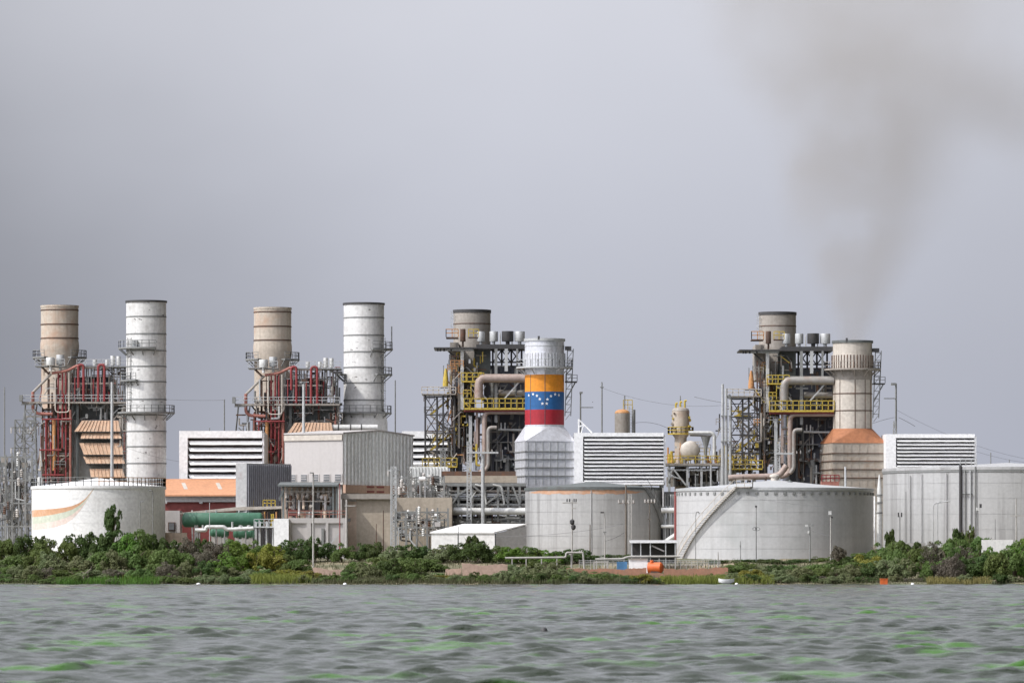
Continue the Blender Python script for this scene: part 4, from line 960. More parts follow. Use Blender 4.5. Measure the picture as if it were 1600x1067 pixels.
m = MB(); vs = [q(a, zt), q(b, zt), q(c, zt), q(d_, zt)]; m.add(vs + [(x, y, z + .2) for x, y, z in vs], [(4, 5, 6, 7), (3, 2, 1, 0), (0, 1, 5, 4), (1, 2, 6, 5), (2, 3, 7, 6), (3, 0, 4, 7)]); m.build('roof', M_grey, t, smooth=False)

# hall with the terracotta roof
Yb = 16; s = S(Yb); g = ground(X(310, Yb), Yb)
t = thing('workshop_hall', 'long low hall with a terracotta roof and maroon band between tank and slate block', 'building', (X(310, Yb), Yb, g))
x0, x1 = X(254, Yb), X(388, Yb)
def slab(m, x0, x1, ya, za, yb, zb_, th): m.add([(x0, ya, za), (x1, ya, za), (x1, yb, zb_), (x0, yb, zb_), (x0, ya, za - th), (x1, ya, za - th), (x1, yb, zb_ - th), (x0, yb, zb_ - th)], [(0, 1, 2, 3), (7, 6, 5, 4), (0, 4, 5, 1), (1, 5, 6, 2), (2, 6, 7, 3), (3, 7, 4, 0)]); return m
ro = slab(MB(), x0, x1, Yb - .8, Z(773, Yb), Yb + 9, Z(748, Yb + 9), .22).build('roof', M_roof, t, smooth=False)
for px in (284, 338):
    a = (.35, .75); m = MB(); zz = lambda k: Z(773, Yb) + (Z(748, Yb + 9) - Z(773, Yb)) * k + .02; yy = lambda k: Yb - .8 + 9.8 * k
    m.add([(X(px + 2, Yb), yy(a[0]), zz(a[0])), (X(px + 8, Yb), yy(a[0]), zz(a[0])), (X(px + 1, Yb), yy(a[1]), zz(a[1])), (X(px - 5, Yb), yy(a[1]), zz(a[1]))], [(0, 1, 2, 3)]); m.build('skylight', M_cream, ro)
MB().box(x0, x1, Yb, Yb + .3, Z(784, Yb), Z(774.2, Yb)).build('fascia', M_grey, t)
MB().box(x0, x1, Yb + .6, Yb + 9, g, Z(774.2, Yb)).build('wall', M_maroon, t)
for px in (258.5, 314): MB().pbox(px - 2.5, px + 2.5, 783.5, 786.5, Yb - .2, Yb + .3).build('bracket', M_grey, t)
MB().pbox(278, 283, 795, 850, Yb - 3.2, Yb - 2.9).build('column', M_maroon, t)
t = thing('annex', 'small pale annex with one dark window beside the white tank', 'building', (X(265, 8), 8, ground(X(265, 8), 8)))
MB().box(X(240, 8), X(281, 8), 8, 14, ground(X(265, 8), 8), Z(797.5, 8)).build('wall', M_bldg, t)
o = MB().pbox(262.5, 273.5, 815.5, 829, 7.85, 8.05).build('window', M_brown, t); MB().pbox(264, 272, 817, 827.5, 7.78, 7.83).build('pane', M_glass, o)
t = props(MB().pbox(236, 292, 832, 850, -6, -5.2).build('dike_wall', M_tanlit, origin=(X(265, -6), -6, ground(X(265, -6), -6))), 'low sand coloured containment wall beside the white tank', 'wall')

# sloping canopy over the green tank
Yb = 2; t = thing('canopy', 'long pale sloping canopy above the green horizontal tank', 'canopy', (X(360, Yb), Yb, ground(X(360, Yb), Yb)))
m = MB().prism([(X(283, Yb), Z(801, Yb)), (X(372, Yb), Z(792, Yb)), (X(446, Yb), Z(790.5, Yb)), (X(446, Yb), Z(794.5, Yb)), (X(372, Yb), Z(797.5, Yb)), (X(283, Yb), Z(803, Yb))], Yb - 2, Yb + 3); m.build('roof', M_cream, t)
m = MB()
for px in (300, 372, 412, 440): m.beam(W(px, 797, Yb + 2), (X(px, Yb), Yb + 2, ground(X(px, Yb), Yb)), .25)
m.build('post', M_grey, t)
MB().rail([W(378, 791, Yb - 1), W(396, 791, Yb - 1)], 1.0, .7, .13).build('railing', M_yellow, t); MB().rail([W(411, 791, Yb - 1), W(430, 791, Yb - 1)], 1.0, .7, .13).build('railing', M_yellow, t)

def bullet(label, px0, px1, py0, py1, Y, mt, nm='horizontal_tank', group='green horizontal tanks'):
    s = S(Y); r = (py1 - py0) / 2 * s; z = Z((py0 + py1) / 2, Y); x0, x1 = X(px0, Y), X(px1, Y); g = ground((x0 + x1) / 2, Y)
    t = thing(nm, label, 'tank', ((x0 + x1) / 2, Y, g), group)
    n = 7; pts = []; rs = []
    for i in range(n): a = math.pi / 2 * i / (n - 1); pts.append((x0 + r * .5 * (1 - math.sin(a)), Y, z)); rs.append(max(.02, r * math.sin(a) if i else .02))
    pts = [(x0 + r * .5 * (1 - math.cos(math.pi / 2 * i / 6)), Y, z) for i in range(7)]; rs = [max(.03, r * math.sin(math.pi / 2 * i / 6)) for i in range(7)]
    pts += [(x1 - r * .5 * (1 - math.cos(math.pi / 2 * i / 6)), Y, z) for i in range(6, -1, -1)]; rs += rs[::-1]
    sh = MB().tube(pts, rs, 28).build('shell', mt, t)
    for k in (.18, .5, .82):
        xx = x0 + (x1 - x0) * k; MB().tube([(xx - .1, Y, z), (xx + .1, Y, z)], r + .05, 28).build('band', mt, sh)
        MB().box(xx - .3, xx + .3, Y - r * .7, Y + r * .7, g - .2, z - r * .55).build('saddle', M_concrete, t)
    for k in (.3, .42, .7): xx = x0 + (x1 - x0) * k; MB().tube([(xx, Y, z + r - .05), (xx, Y, z + r + .35)], .14, 8).build('nozzle', M_galv, sh)
    return t
bullet('long green horizontal tank under the sloping canopy', 284, 412, 800.5, 823.5, -6, M_green)
bullet('small dark green horizontal tank under the long one, nearer the terracotta hall', 328, 358, 824.5, 840, -12, M_green)
bullet('small dark green horizontal tank under the long one, nearer the white block', 364, 398, 824.5, 842, -12, M_green)
t = thing('pipe_manifold', 'white pipe manifold in front of the green tanks', 'pipework', (X(360, -14), -14, ground(X(360, -14), -14)))
MB().tube([W(305, 828, -14), W(322, 828, -14), W(322, 823, -14), W(350, 823, -14), W(354, 827, -14), W(396, 825, -14)], .3, 8, bend=.4).build('pipe', M_pipewhite, t)
for px in (317, 363, 376, 389): MB().tube([W(px, 830, -14), W(px, 820 if px != 363 else 815, -14)], .16, 8).build('riser', M_galv, t)
for px in (312, 338, 351, 384): MB().tube([(X(px, -14), -14, ground(X(px, -14), -14)), W(px, 826, -14)], .1, 6).build('support', M_steel, t)
t = thing('stair_frame', 'grey steel platform frame at the end of the green tank', 'platform', (X(413, -10), -10, ground(X(413, -10), -10)))
m = MB()
for px in (399, 405, 416, 426):
    for d in (-10, -7): m.beam((X(px, -10), d, ground(X(px, -10), -10)), (X(px, -10), d, Z(814, -10)), .18)
m.build('frame', M_galv, t); MB().pbox(397, 428, 822, 824, -11, -7).build('deck', M_galv, t); MB().rail([W(397, 822, -11), W(428, 822, -11)], 1.1, .8, .1).build('railing', M_galv, t)
for i in range(10):
    px = 410 + rnd.uniform(-2, 22); MB().tube([W(px, 800 + rnd.uniform(-2, 6), -5), W(px, 822, -5), W(px + rnd.uniform(-6, 6), 822, -5)], rnd.uniform(.07, .18), 6, bend=.2).build('pipe', rnd.choice((M_brown, M_taupe, M_yellow, M_orangepaint)), t)

# switchgear portal and the white block under it
Yb = -8; t = thing('switchgear_portal', 'dark roofed switchgear bay full of pale bushings and pipes below the beige hall', 'switchgear', (X(485, Yb), Yb, ground(X(485, Yb), Yb)))
m = slab(MB(), X(434, Yb), X(528, Yb), Yb - 1, Z(757.5, Yb), Yb + 9, Z(753, Yb + 9), .25); m.build('roof', M_darkgreen, t)
for px, y0 in ((442.5, 757), (520.5, 758), (526, 758)): MB().pbox(px - 1.6, px + 1.6, y0, 815, Yb - .5, Yb).build('column', M_darkgreen, t)
MB().beam(W(436, 782, Yb - .5), W(443, 765, Yb - .5), .35).build('strut', M_darkgreen, t)
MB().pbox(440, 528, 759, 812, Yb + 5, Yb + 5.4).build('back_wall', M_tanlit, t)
for i in range(9):
    px = 448 + i * 8.2
    b = MB(); e = W(px, 775, Yb + 1.5); zz = Z(778, Yb); m = MB()
    m.lathe([(.16, zz)] + [(.34 if k % 2 else .18, zz + .16 * k) for k in range(1, 9)] + [(.1, zz + 1.6)], e.x, e.y, 10); m.build('bushing', M_insul, t)
    MB().tube([W(px, 764, Yb + 1.5), W(px, 760, Yb + 1.5), W(px + 4, 760, Yb + 1.5)], .09, 6).build('conductor', M_steel, t)
for i in range(64):
    px = rnd.uniform(446, 520); y0 = rnd.uniform(766, 800)
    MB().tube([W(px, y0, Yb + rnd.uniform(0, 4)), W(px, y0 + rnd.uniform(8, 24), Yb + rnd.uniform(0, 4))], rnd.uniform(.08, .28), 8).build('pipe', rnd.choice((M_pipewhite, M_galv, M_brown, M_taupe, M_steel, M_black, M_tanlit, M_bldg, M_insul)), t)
for a, b, c, d, mt in ((470, 481, 784, 797, M_black), (486, 500, 785, 799, M_black), (455, 461, 778, 788, M_brown), (502, 512, 772, 780, M_tanlit), (448, 464, 794, 806, M_maroon), (508, 518, 790, 806, M_darkgreen), (478, 488, 800, 812, M_taupe)):
    MB().pbox(a, b, c, d, Yb + 1, Yb + 3).build('cabinet', mt, t)
for y in (768, 783, 800): MB().beam(W(446, y, Yb + .8), W(520, y, Yb + .8), .16).build('tie_beam', M_taupe, t)
Yb = -14; t = thing('transformer_block', 'off-white blast block with a bright plain end below the switchgear bay', 'building', (X(485, Yb), Yb, ground(X(485, Yb), Yb)))
g = ground(X(485, Yb), Yb)
MB().pbox(428, 451, 810, 880, Yb - 1.5, Yb + 6).build('end_wall', M_white_clean, t)
m = MB(); m.pbox(451.2, 541, 809, 817, Yb, Yb + 6).pbox(451.2, 455, 817.05, 880, Yb, Yb + 6).pbox(479, 486, 817.05, 880, Yb, Yb + 6).pbox(509, 513, 817.05, 880, Yb, Yb + 6).pbox(536, 541, 817.05, 880, Yb, Yb + 6); m.build('bay_frame', M_bldg, t)
MB().pbox(455, 536, 817.05, 880, Yb + .35, Yb + .6).build('bay_wall', M_bldg, t)
MB().rail([W(451, 809, Yb + .3), W(540, 809, Yb + .3)], 1.1, 1.2, .1).build('railing', M_pinkred, t)
MB().beam(W(530, 832, Yb - .3), W(514, 852, Yb - .3), .18).build('brace', M_galv, t)
MB().pbox(502, 506, 825, 850, Yb - .2, Yb + 1).build('cabinet', M_steel, t)
# tan rendered building
Yb = -4; t = thing('tan_building', 'flat tan rendered building with an end painted as sunlit, below the orange fascia', 'building', (X(630, Yb), Yb, ground(X(630, Yb), Yb)))
g = ground(X(630, Yb), Yb)
MB().box(X(557, Yb), X(706, Yb), Yb, Yb + 9, g, Z(777, Yb)).build('wall', M_tan, t)
MB().box(X(543, Yb), X(556.8, Yb), Yb + .5, Yb + 9, g, Z(783, Yb)).build('end_wall', M_tanlit, t, 'tan end wall coloured as sunlit')
MB().box(X(533, Yb), X(612, Yb), Yb - 1, Yb + 8, Z(771.5, Yb) - .8, Z(771.5, Yb)).build('canopy', M_taupe, t)
MB().box(X(560, Yb), X(610, Yb), Yb - .3, Yb + 3, Z(777, Yb) + .02, Z(773, Yb)).build('shadow_gap', M_black, t)  # black strip drawn for the line of shade under the canopy

# ------------------------------------------------------------------ pipe rack below the flag-banded chimney
Y = 6; s = S(Y); gx = X(755, Y); g = ground(gx, Y)
t = thing('pipe_rack', 'steel pipe rack with a bright lagged pipe, beside the tank with an orange stain', 'pipe rack', (gx, Y, g))
m = MB()
for px in (700, 716, 738, 758, 778, 794, 812):
    for d in (0, 6): m.beam((X(px, Y), Y + d, g), W(px, 757, Y + d), .36)
for y, wd in ((757, .5), (773, .3), (788, .3), (811, .3)):
    for d in (0, 6): m.beam(W(692, y, Y + d), W(822, y, Y + d), wd)
for a, b, c, d in ((716, 773, 738, 758), (738, 758, 758, 773), (778, 758, 794, 786), (800, 757, 812, 788), (716, 811, 700, 826), (738, 811, 758, 826), (706, 788, 716, 773), (758, 788, 778, 773)): m.beam(W(a, b, Y - .25), W(c, d, Y - .25), .28)
m.build('frame', M_steel, t)
MB().pbox(694, 808, 743, 754, Y + .5, Y + 5).build('cable_duct', M_tan, t)
MB().pbox(690, 806, 736, 743, Y + 2, Y + 5).build('duct', M_brown, t)
MB().tube([W(704, 798.5, Y - .9), W(824, 798.5, Y - .9)], 5.6 * s, 16).build('main_pipe', M_pipewhite, t)
for a, b, r in ((700, 768, .22), (700, 779, .3), (700, 791, .2), (704, 816, .2)): MB().tube([W(a, b, Y + 1), W(822, b, Y + 1)], r, 8).build('pipe', rnd.choice((M_pipe, M_steel, M_galv)), t)
for a, b, c, d in ((705, 725, 758, 766), (728, 748, 760, 772), (762, 776, 775, 790), (782, 808, 762, 785), (704, 716, 804, 826), (745, 770, 804, 824), (785, 815, 806, 826), (720, 745, 776, 790)): MB().pbox(a, b, c, d, Y + 7, Y + 10).build('equipment_box', rnd.choice((M_black, M_dark, M_brown)), t)
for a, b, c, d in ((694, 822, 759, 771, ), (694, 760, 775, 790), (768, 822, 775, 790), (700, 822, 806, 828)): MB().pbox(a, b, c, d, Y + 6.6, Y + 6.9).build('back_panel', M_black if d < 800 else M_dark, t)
for i in range(36):
    px = rnd.uniform(696, 815); y0 = rnd.uniform(757, 800)
    MB().tube([W(px, y0, Y + rnd.uniform(0, 5)), W(px, y0 + rnd.uniform(10, 26), Y + rnd.uniform(0, 5)), W(px + rnd.uniform(-12, 12), y0 + 18, Y + 5)], rnd.uniform(.06, .17), 6, bend=.2).build('small_pipe', rnd.choice((M_galv, M_steel, M_pipe, M_taupe)), t)
for px in (742, 770): MB().tube([W(px, 757, Y - .3), W(px + 14, 760, Y - .3), W(px + 18, 788, Y - .3)], .16, 6, bend=.4).build('small_pipe', M_pipewhite, t)

clutter(t, (694, 820, 745, 828), Y, -1, 6, 70, (M_galv, M_steel, M_pipe, M_taupe, M_brown, M_pipewhite), 91, 'ppshb', .16)

def gantry(label, xa, xb, arm, ext, Y, base=None):
    g = ground(X(xa, Y), Y); t = thing('pipe_gantry', label, 'gantry', (X(xa, Y), Y, g), 'cross-armed pipe gantries')
    s = S(Y)
    MB().lattice(X(xa, Y), Y, g, Z(ext, Y), .62, 14, .17).build('lattice_post', M_galv, t)
    if xb: MB().tube([(X(xb, Y), Y, g), W(xb, arm + 2, Y)], .28, 10).build('post', M_galv, t)
    MB().beam(W(xa - 3, arm, Y - .5), W(max(xa, xb or 0) + 24, arm, Y - .5), .28).build('cross_arm', M_galv, t)
    for k in range(6): px = xa + 6 + k * 6; MB().tube([W(px, arm, Y - .5), W(px, arm - 3 - (k % 3), Y - .5)], .07, 5).build('insulator', M_insul, t)
gantry('cross-armed lattice gantry in front of the pipe rack and lagged pipe', 733, 754.5, 707, 690, 2)
gantry('cross-armed gantry behind the largest grey tank', 1215, None, 708.5, 690, 22)

# ------------------------------------------------------------------ substations
def lattice_tower(label, px, top, w0, w1, Y, n=12, mt=None, group='lattice gantry towers', arms=(), t_=.16):
    g = ground(X(px, Y), Y); t = thing('lattice_tower', label, 'lattice tower', (X(px, Y), Y, g), group)
    MB().lattice(X(px, Y), Y, g, Z(top, Y), w0, n, t_, w1).build('mast', mt or M_steel, t)
    for py, L in arms:
        MB().beam(W(px - L, py, Y), W(px + L, py, Y), .2).build('cross_arm', mt or M_steel, t)
        for k in (-1, 0, 1):
            e = W(px + L * k * .95, py, Y); MB().tube([e, e - Vector((0, 0, .9))], .12, 6).build('insulator', M_insul, t)
    return t
lattice_tower('tall lattice tower in front of the ribbed gable and tan building', 615, 729, .85, .75, -12, 18, M_galv, None, ((735, 9),), t_=.2)
lattice_tower('slim lattice tower at the edge of the ribbed gable', 640, 732, .6, .6, 0, 14, M_steel)
lattice_tower('lattice tower with a round tank beside it, behind the pipe rack', 692, 700, .8, .7, 12, 14, M_steel)
lattice_tower('tallest switchyard lattice tower beside the red pipework', 47, 640, 3.0, 1.6, 24, 14, M_steel)
lattice_tower('broad switchyard lattice tower behind the picture edge', 31, 656, 2.0, 1.5, 34, 12, M_steel, arms=((668, 14), (700, 14)))
lattice_tower('low switchyard lattice tower near the white tank edge', 22, 735, 1.3, 1.0, 8, 8, M_steel, arms=((745, 16),))
lattice_tower('leftmost low switchyard lattice tower', 3, 722, 1.3, 1.0, 14, 8, M_steel, arms=((738, 18),))
def switchyard(name, label, x0, x1, y0, y1, Y, cols, seed, nd):
    r_ = random.Random(seed); g = ground(X((x0 + x1) / 2, Y), Y); t = thing(name, label, 'switchgear', (X((x0 + x1) / 2, Y), Y, g)); s = S(Y)
    m = MB()
    for px in np.linspace(x0, x1, cols):
        for d in (0, 7): m.beam((X(px, Y), Y + d, g), W(px, y0 + r_.uniform(0, 8), Y + d), .26)
    for y in np.linspace(y0 + 8, y1 - 10, 4):
        for d in (0, 7): m.beam(W(x0, y, Y + d), W(x1, y, Y + d), .22)
    xs = list(np.linspace(x0, x1, cols)); ys = list(np.linspace(y0 + 8, y1 - 10, 4))
    for a, b in zip(xs, xs[1:]):
        for c, d in zip(ys, ys[1:]):
            m.beam(W(a, c, Y + .2), W(b, d, Y + .2), .1); m.beam(W(b, c, Y + 7), W(a, d, Y + 7), .1)
    m.build('frame', M_steel, t)
    for i in range(nd):
        px = r_.uniform(x0, x1); y = r_.uniform(y0 + 12, y1 - 6); d = Y + r_.uniform(-1, 6); e = W(px, y, d)
        k = r_.random()
        if k < .45:
            m = MB(); m.lathe([(.12, e.z)] + [(.30 if j % 2 else .16, e.z + .15 * j) for j in range(1, 8)] + [(.1, e.z + 1.3)], e.x, e.y, 8); m.build('bushing', r_.choice((M_insul, M_insul, M_pipewhite, M_brown)), t)
        elif k < .72: MB().tube([e, e + Vector((0, 0, -r_.uniform(1, 3))), e + Vector((r_.uniform(-2, 2), 0, -3))], r_.uniform(.06, .13), 6, bend=.2).build('conductor', r_.choice((M_steel, M_galv, M_black)), t)
        else: MB().box(e.x - r_.uniform(.2, .7), e.x + .4, e.y, e.y + .8, e.z, e.z + r_.uniform(.4, 1.4)).build('switch_box', r_.choice((M_galv, M_steel, M_black, M_bldg, M_taupe)), t)
    return t
switchyard('switchyard', 'crowded grey switchyard framework at the picture edge beside the white tank', -12, 50, 706, 832, 4, 7, 11, 90)
switchyard('switchyard', 'grey switchyard framework in front of the ribbed gable, right of its lattice tower', 622, 694, 738, 790, 2, 5, 12, 44)
switchyard('outdoor_breakers', 'row of white and dark breakers in front of the tan building', 618, 700, 792, 846, -14, 6, 13, 64)
t = thing('relay_house', 'blue grey ribbed relay house behind the switchyard frame', 'building', (X(670, 10), 10, ground(X(670, 10), 10)))
m = MB(); rib_wall(m, (X(640, 10), 10), (X(700, 10), 10), ground(0, 10), lambda k: Z(730, 10), 12, .25); m.build('ribbed_wall', M_clad, t); MB().box(X(640, 10), X(700, 10), 10.2, 16, ground(0, 10), Z(729, 10)).build('body', M_clad, t)
for px, py, r0 in ((681, 805.5, 6), (660, 748, 4.5)):
    t = thing('white_vessel', 'small white rounded vessel ' + ('in front of the tan wall' if py > 800 else 'on the switchyard frame by the ribbed gable'), 'tank', tuple(W(px, py + 4, -9 if py > 800 else 1)), None)
    yv = -9 if py > 800 else 1; sv = S(yv)
    MB().tube([W(px - r0 - 1.5, py, yv), W(px - r0, py, yv), W(px + r0, py, yv), W(px + r0 + 1.5, py, yv)], [1.6 * sv, 3.2 * sv, 3.2 * sv, 1.6 * sv], 14).build('shell', M_white_clean, t)
    for q_ in (-4, 4): MB().beam(W(px + q_, py + 2, yv), (X(px + q_, yv), yv, ground(X(px, yv), yv)), .2).build('leg', M_galv, t)

# low white warehouse
Yb = -26; t = thing('warehouse', 'low white warehouse with a shallow pitched roof beside the orange stained tank', 'building', (X(745, Yb), Yb, ground(X(745, Yb), Yb))); g = ground(X(745, Yb), Yb)
f = Vector((X(774.5, Yb), Yb)); ldw = Vector((-math.cos(.18), math.sin(.18))); gdw = Vector((math.cos(.52), math.sin(.52))); LW, GW = 9.9, 5.4
a, b, c = f + ldw * LW, f, f + gdw * GW; d_ = a + gdw * GW; zt = Z(833, Yb); zr2 = Z(820, Yb)
m = MB(); m.add([q(a, g), q(b, g), q(b, zt), q(a, zt)], [(0, 1, 2, 3)]); m.build('wall', M_white, t)
mm = (b + c) / 2; m = MB(); m.add([q(b, g), q(c, g), q(c, zr2 - .1), q(b, zt)], [(0, 1, 2, 3)]); m.build('gable_wall', M_grey, t)
m = MB(); vs = [q(a - gdw * .3, zt), q(b - gdw * .3, zt), q(c, zr2), q(d_, zr2)]; m.add(vs + [(x, y, z + .2) for x, y, z in vs], [(4, 5, 6, 7), (3, 2, 1, 0), (0, 1, 5, 4), (1, 2, 6, 5), (2, 3, 7, 6), (3, 0, 4, 7)]); m.build('roof', M_white, t, smooth=False)
for px in (716, 774): MB().pbox(px - 1, px + 1, 833, 856, Yb - 1.2, Yb - 1).build('post', M_black, t)

# ------------------------------------------------------------------ process area between the louvred house and the right tower
Y = 40; s = S(Y)
def vessel(label, cpx, rpx, top, base, Y, mt, topm):
    s = S(Y); cx = X(cpx, Y); r = rpx * s; t = thing('process_vessel', label, 'vessel', (cx, Y, ground(cx, Y)), 'upright process vessels')
    z0, z1 = Z(base, Y), Z(top, Y)
    MB().lathe([(r * .7, ground(cx, Y)), (r * .7, z0), (r, z0 + r * .4), (r, z1 - r * .45)], cx, Y, 28).build('shell', mt, t)
    MB().lathe([(r * 1.02, z1 - r * .45), (r * .9, z1 - r * .2), (r * .55, z1), (.02, z1 + .08)], cx, Y, 28).build('dome', topm, t)
    return t, cx, r, z0, z1
t, cx, r, z0, z1 = vessel('upright taupe vessel with a rust dome behind the narrow-slatted louvred house', 972.5, 12, 640, 690, 44, M_taupe, M_orangepaint)
MB().ladder(cx + r * 1.1, 43, z0, z1 + .5, .6).build('ladder', M_steel, t)
MB().rail([W(974, 640, 44), W(988, 640, 44)], 1.6, .7, .12).build('railing', M_yellow, t); MB().tube([W(976, 640, 44), W(976, 618, 44)], .10, 6).build('mast', M_steel, t)
for px, y1 in ((990, 676),): MB().tube([W(px, 640, 44), W(px, y1, 44)], .3, 8).build('down_pipe', M_steel, t)
t, cx, r, z0, z1 = vessel('upright rust mottled vessel above the round taupe drum', 1063.5, 13.5, 636, 684, 42, M_beige, M_taupe)
MB().ring(r + .02, r + .7, Z(677, 42) - .2, Z(677, 42), cx, 42, seg=24).build('platform', M_yellow, t); MB().ring_rail(r + .65, Z(677, 42), cx, 42, 0, 360, 1.0, .13, 16).build('railing', M_yellow, t)
MB().tube([W(1063, 638, 42), W(1063, 618, 42)], [.2, .06], 6).build('mast', M_steel, t)
for k in range(12):
    a = rnd.uniform(180, 360); e = Vector((cx + r * 1.03 * math.cos(math.radians(a)), 42 + r * 1.03 * math.sin(math.radians(a)), rnd.uniform(z0 + 1, z1 - .8))); MB().tube([e, e + Vector((0, -.4, 0))], rnd.uniform(.12, .3), 8).build('nozzle', rnd.choice((M_taupe, M_brown, M_yellow)), t)
for k in range(3): MB().tube([W(1056 + k * 7, 637, 41.5), W(1056 + k * 7, 630 - k * 2, 41.5), W(1059 + k * 7, 630 - k * 2, 41.5)], .16, 6, bend=.2).build('valve', M_yellow, t)
t = thing('round_drum', 'round taupe drum end on the yellow railed deck', 'tank', tuple(W(1078, 718, 36)))
s = S(36); r = 14.8 * s; e = W(1078, 703.5, 36)
MB().tube([e + Vector((0, -r * .75 + r * .75 * (1 - math.sin(k * math.pi / 14)) * 0 - r * .0 - r * .55 * math.cos(k * math.pi / 14) , 0)) for k in range(8)] + [e + Vector((0, 9, 0))], [max(.03, r * math.sin(k * math.pi / 14)) for k in range(8)] + [r], 28).build('shell', M_cream, t)
for k in (-1, 1): MB().beam(e + Vector((k * r * .6, 0, -r * .7)), e + Vector((k * r * .6, 0, -r - .6)), .4).build('saddle', M_steel, t)
t = thing('process_deck', 'steel process deck with yellow railings between the louvred house and right boiler tower', 'platform', (X(1090, 34), 34, ground(X(1090, 34), 34)))
Y = 34; g = ground(X(1090, Y), Y); s = S(Y)
m = MB()
for px in (1046, 1074, 1096, 1126, 1143):
    for d in (0, 8): m.beam((X(px, Y), Y + d, g), W(px, 727, Y + d), .36)
m.beam(W(1043, 734, Y), W(1118, 734, Y), .25); m.beam(W(1046, 727.6, Y), W(1143, 727.6, Y), .3); m.beam(W(1046, 727.6, Y + 8), W(1143, 727.6, Y + 8), .3)
m.beam(W(1044, 752, Y - .3), W(1051, 731, Y - .3), .22); m.beam(W(1051, 731, Y - .3), W(1072, 758, Y - .3), .26); m.beam(W(1044, 742, Y - .3), W(1064, 748, Y - .3), .2)
m.build('frame', M_galv, t)
o = MB().pbox(1040, 1180, 723.5, 727, Y - .5, Y + 9).build('deck', M_taupe, t)
MB().rail([W(1040, 723.5, Y - .5), W(1180, 723.5, Y - .5)], 1.2, 1.2, .12).build('railing', M_yellow, o)
for a, b, c, d, mt in ((1052, 1076, 731, 758, M_black), (1078, 1122, 731, 760, M_black), (1042, 1052, 745, 760, M_taupe), (1055, 1066, 748, 753, M_steel)): MB().pbox(a, b, c, d, Y + 4, Y + 7).build('equipment_box', mt, t)
for a, b in ((1078, 1088), (1092, 1105), (1043, 1053)): MB().pbox(a, b, 735.5, 742, Y + 3.8, Y + 4).build('pale_panel', M_bldg, t)
for a, b, c, d, mt in ((1043, 1056, 696, 722, M_yellow), (1100, 1118, 710, 722, M_orangepaint), (1158, 1176, 713, 721, M_orangepaint), (1088, 1096, 708, 722, M_cream), (1120, 1134, 714, 723, M_taupe), (1140, 1152, 728, 738, M_grey)): 
    for i in range(4):
        px = rnd.uniform(a, b); y = rnd.uniform(c, d); MB().tube([W(px, y, Y + 2), W(px, d, Y + 2), W(px + rnd.uniform(-5, 5), d, Y + 2)], rnd.uniform(.1, .25), 8, bend=.2).build('pipe', mt, t)
MB().tube([W(1076, 676, Y), W(1112, 676, Y), W(1116, 680, Y), W(1116, 716, Y)], .28, 8, bend=.6).build('vent_pipe', M_pipewhite, t)
MB().beam(W(1078, 680, Y + .5), W(1112, 681, Y + .5), .3).build('pipe_bridge', M_taupe, t); m = MB(); m.lathe([(.8, Z(682, Y)), (.25, Z(700, Y)), (.2, Z(722, Y))], X(1103, Y), Y + .5, 10); m.build('hopper', M_steel, t)
for i in range(14):
    px = rnd.uniform(1118, 1180); MB().tube([W(px, rnd.uniform(728, 738), Y), W(px, 752, Y)], rnd.uniform(.1, .22), 6).build('small_pipe', rnd.choice((M_steel, M_galv, M_brown, M_pipewhite)), t)
clutter(t, (1042, 1120, 728, 760), Y, -.5, 6, 46, (M_steel, M_galv, M_taupe, M_black, M_brown), 92, 'ppshb', .16)
clutter(t, (1040, 1182, 690, 724), Y, 0, 8, 60, (M_yellow, M_taupe, M_brown, M_steel, M_galv, M_orangepaint, M_cream), 93, 'pppsrb', .18)
clutter(t, (1118, 1182, 640, 756), Y + 6, 0, 6, 46, (M_steel, M_taupe, M_brown, M_galv, M_black), 94, 'psshr', .16)
t = thing('rusty_pipeline', 'thick rust mottled pipe rising to the boiler tower behind the largest grey tank', 'pipe', (X(1170, 20), 20, ground(X(1170, 20), 20)))
s = S(20); MB().tube([W(1138, 747, 20), W(1150, 745.5, 20), W(1210, 744, 20), W(1219, 741, 20), W(1229, 727, 20)], [4.8 * s] * 17, 16, bend=1.0).build('pipe', M_pipepink, t)
for px in (1160, 1196): MB().tube([W(px, 747, 20.0), W(px + 1.5, 747, 20.0)], 5.6 * s, 14).build('flange', M_brown, t); MB().beam(W(px, 750, 20), (X(px, 20), 20, ground(X(px, 20), 20)), .5).build('pipe_support', M_steel, t)
for px, top, lab in ((1129, 600, 'tall thin grey twin pole left of the right boiler tower, slightly taller'), (1134.5, 607, 'tall grey twin pole left of the right boiler tower, slightly shorter'), (1141, 622, 'tapered grey pole with a bent top beside the twin poles')):
    t = thing('vent_stack', lab, 'pole', (X(px, 30), 30, ground(X(px, 30), 30)), None)
    MB().tube([(X(px, 30), 30, ground(X(px, 30), 30)), W(px, top, 30)], [.34 if px < 1140 else .3, .2], 10).build('tube', M_galv, t)
    for k in (650, 690): MB().beam(W(px - 2.5, k, 29.6), W(px + 2.5, k, 29.6), .22).build('clamp', M_steel, t)
    if px > 1140: MB().tube([W(px, 622, 30), W(px - 3, 617, 30)], .3, 8).build('cap', M_steel, t)
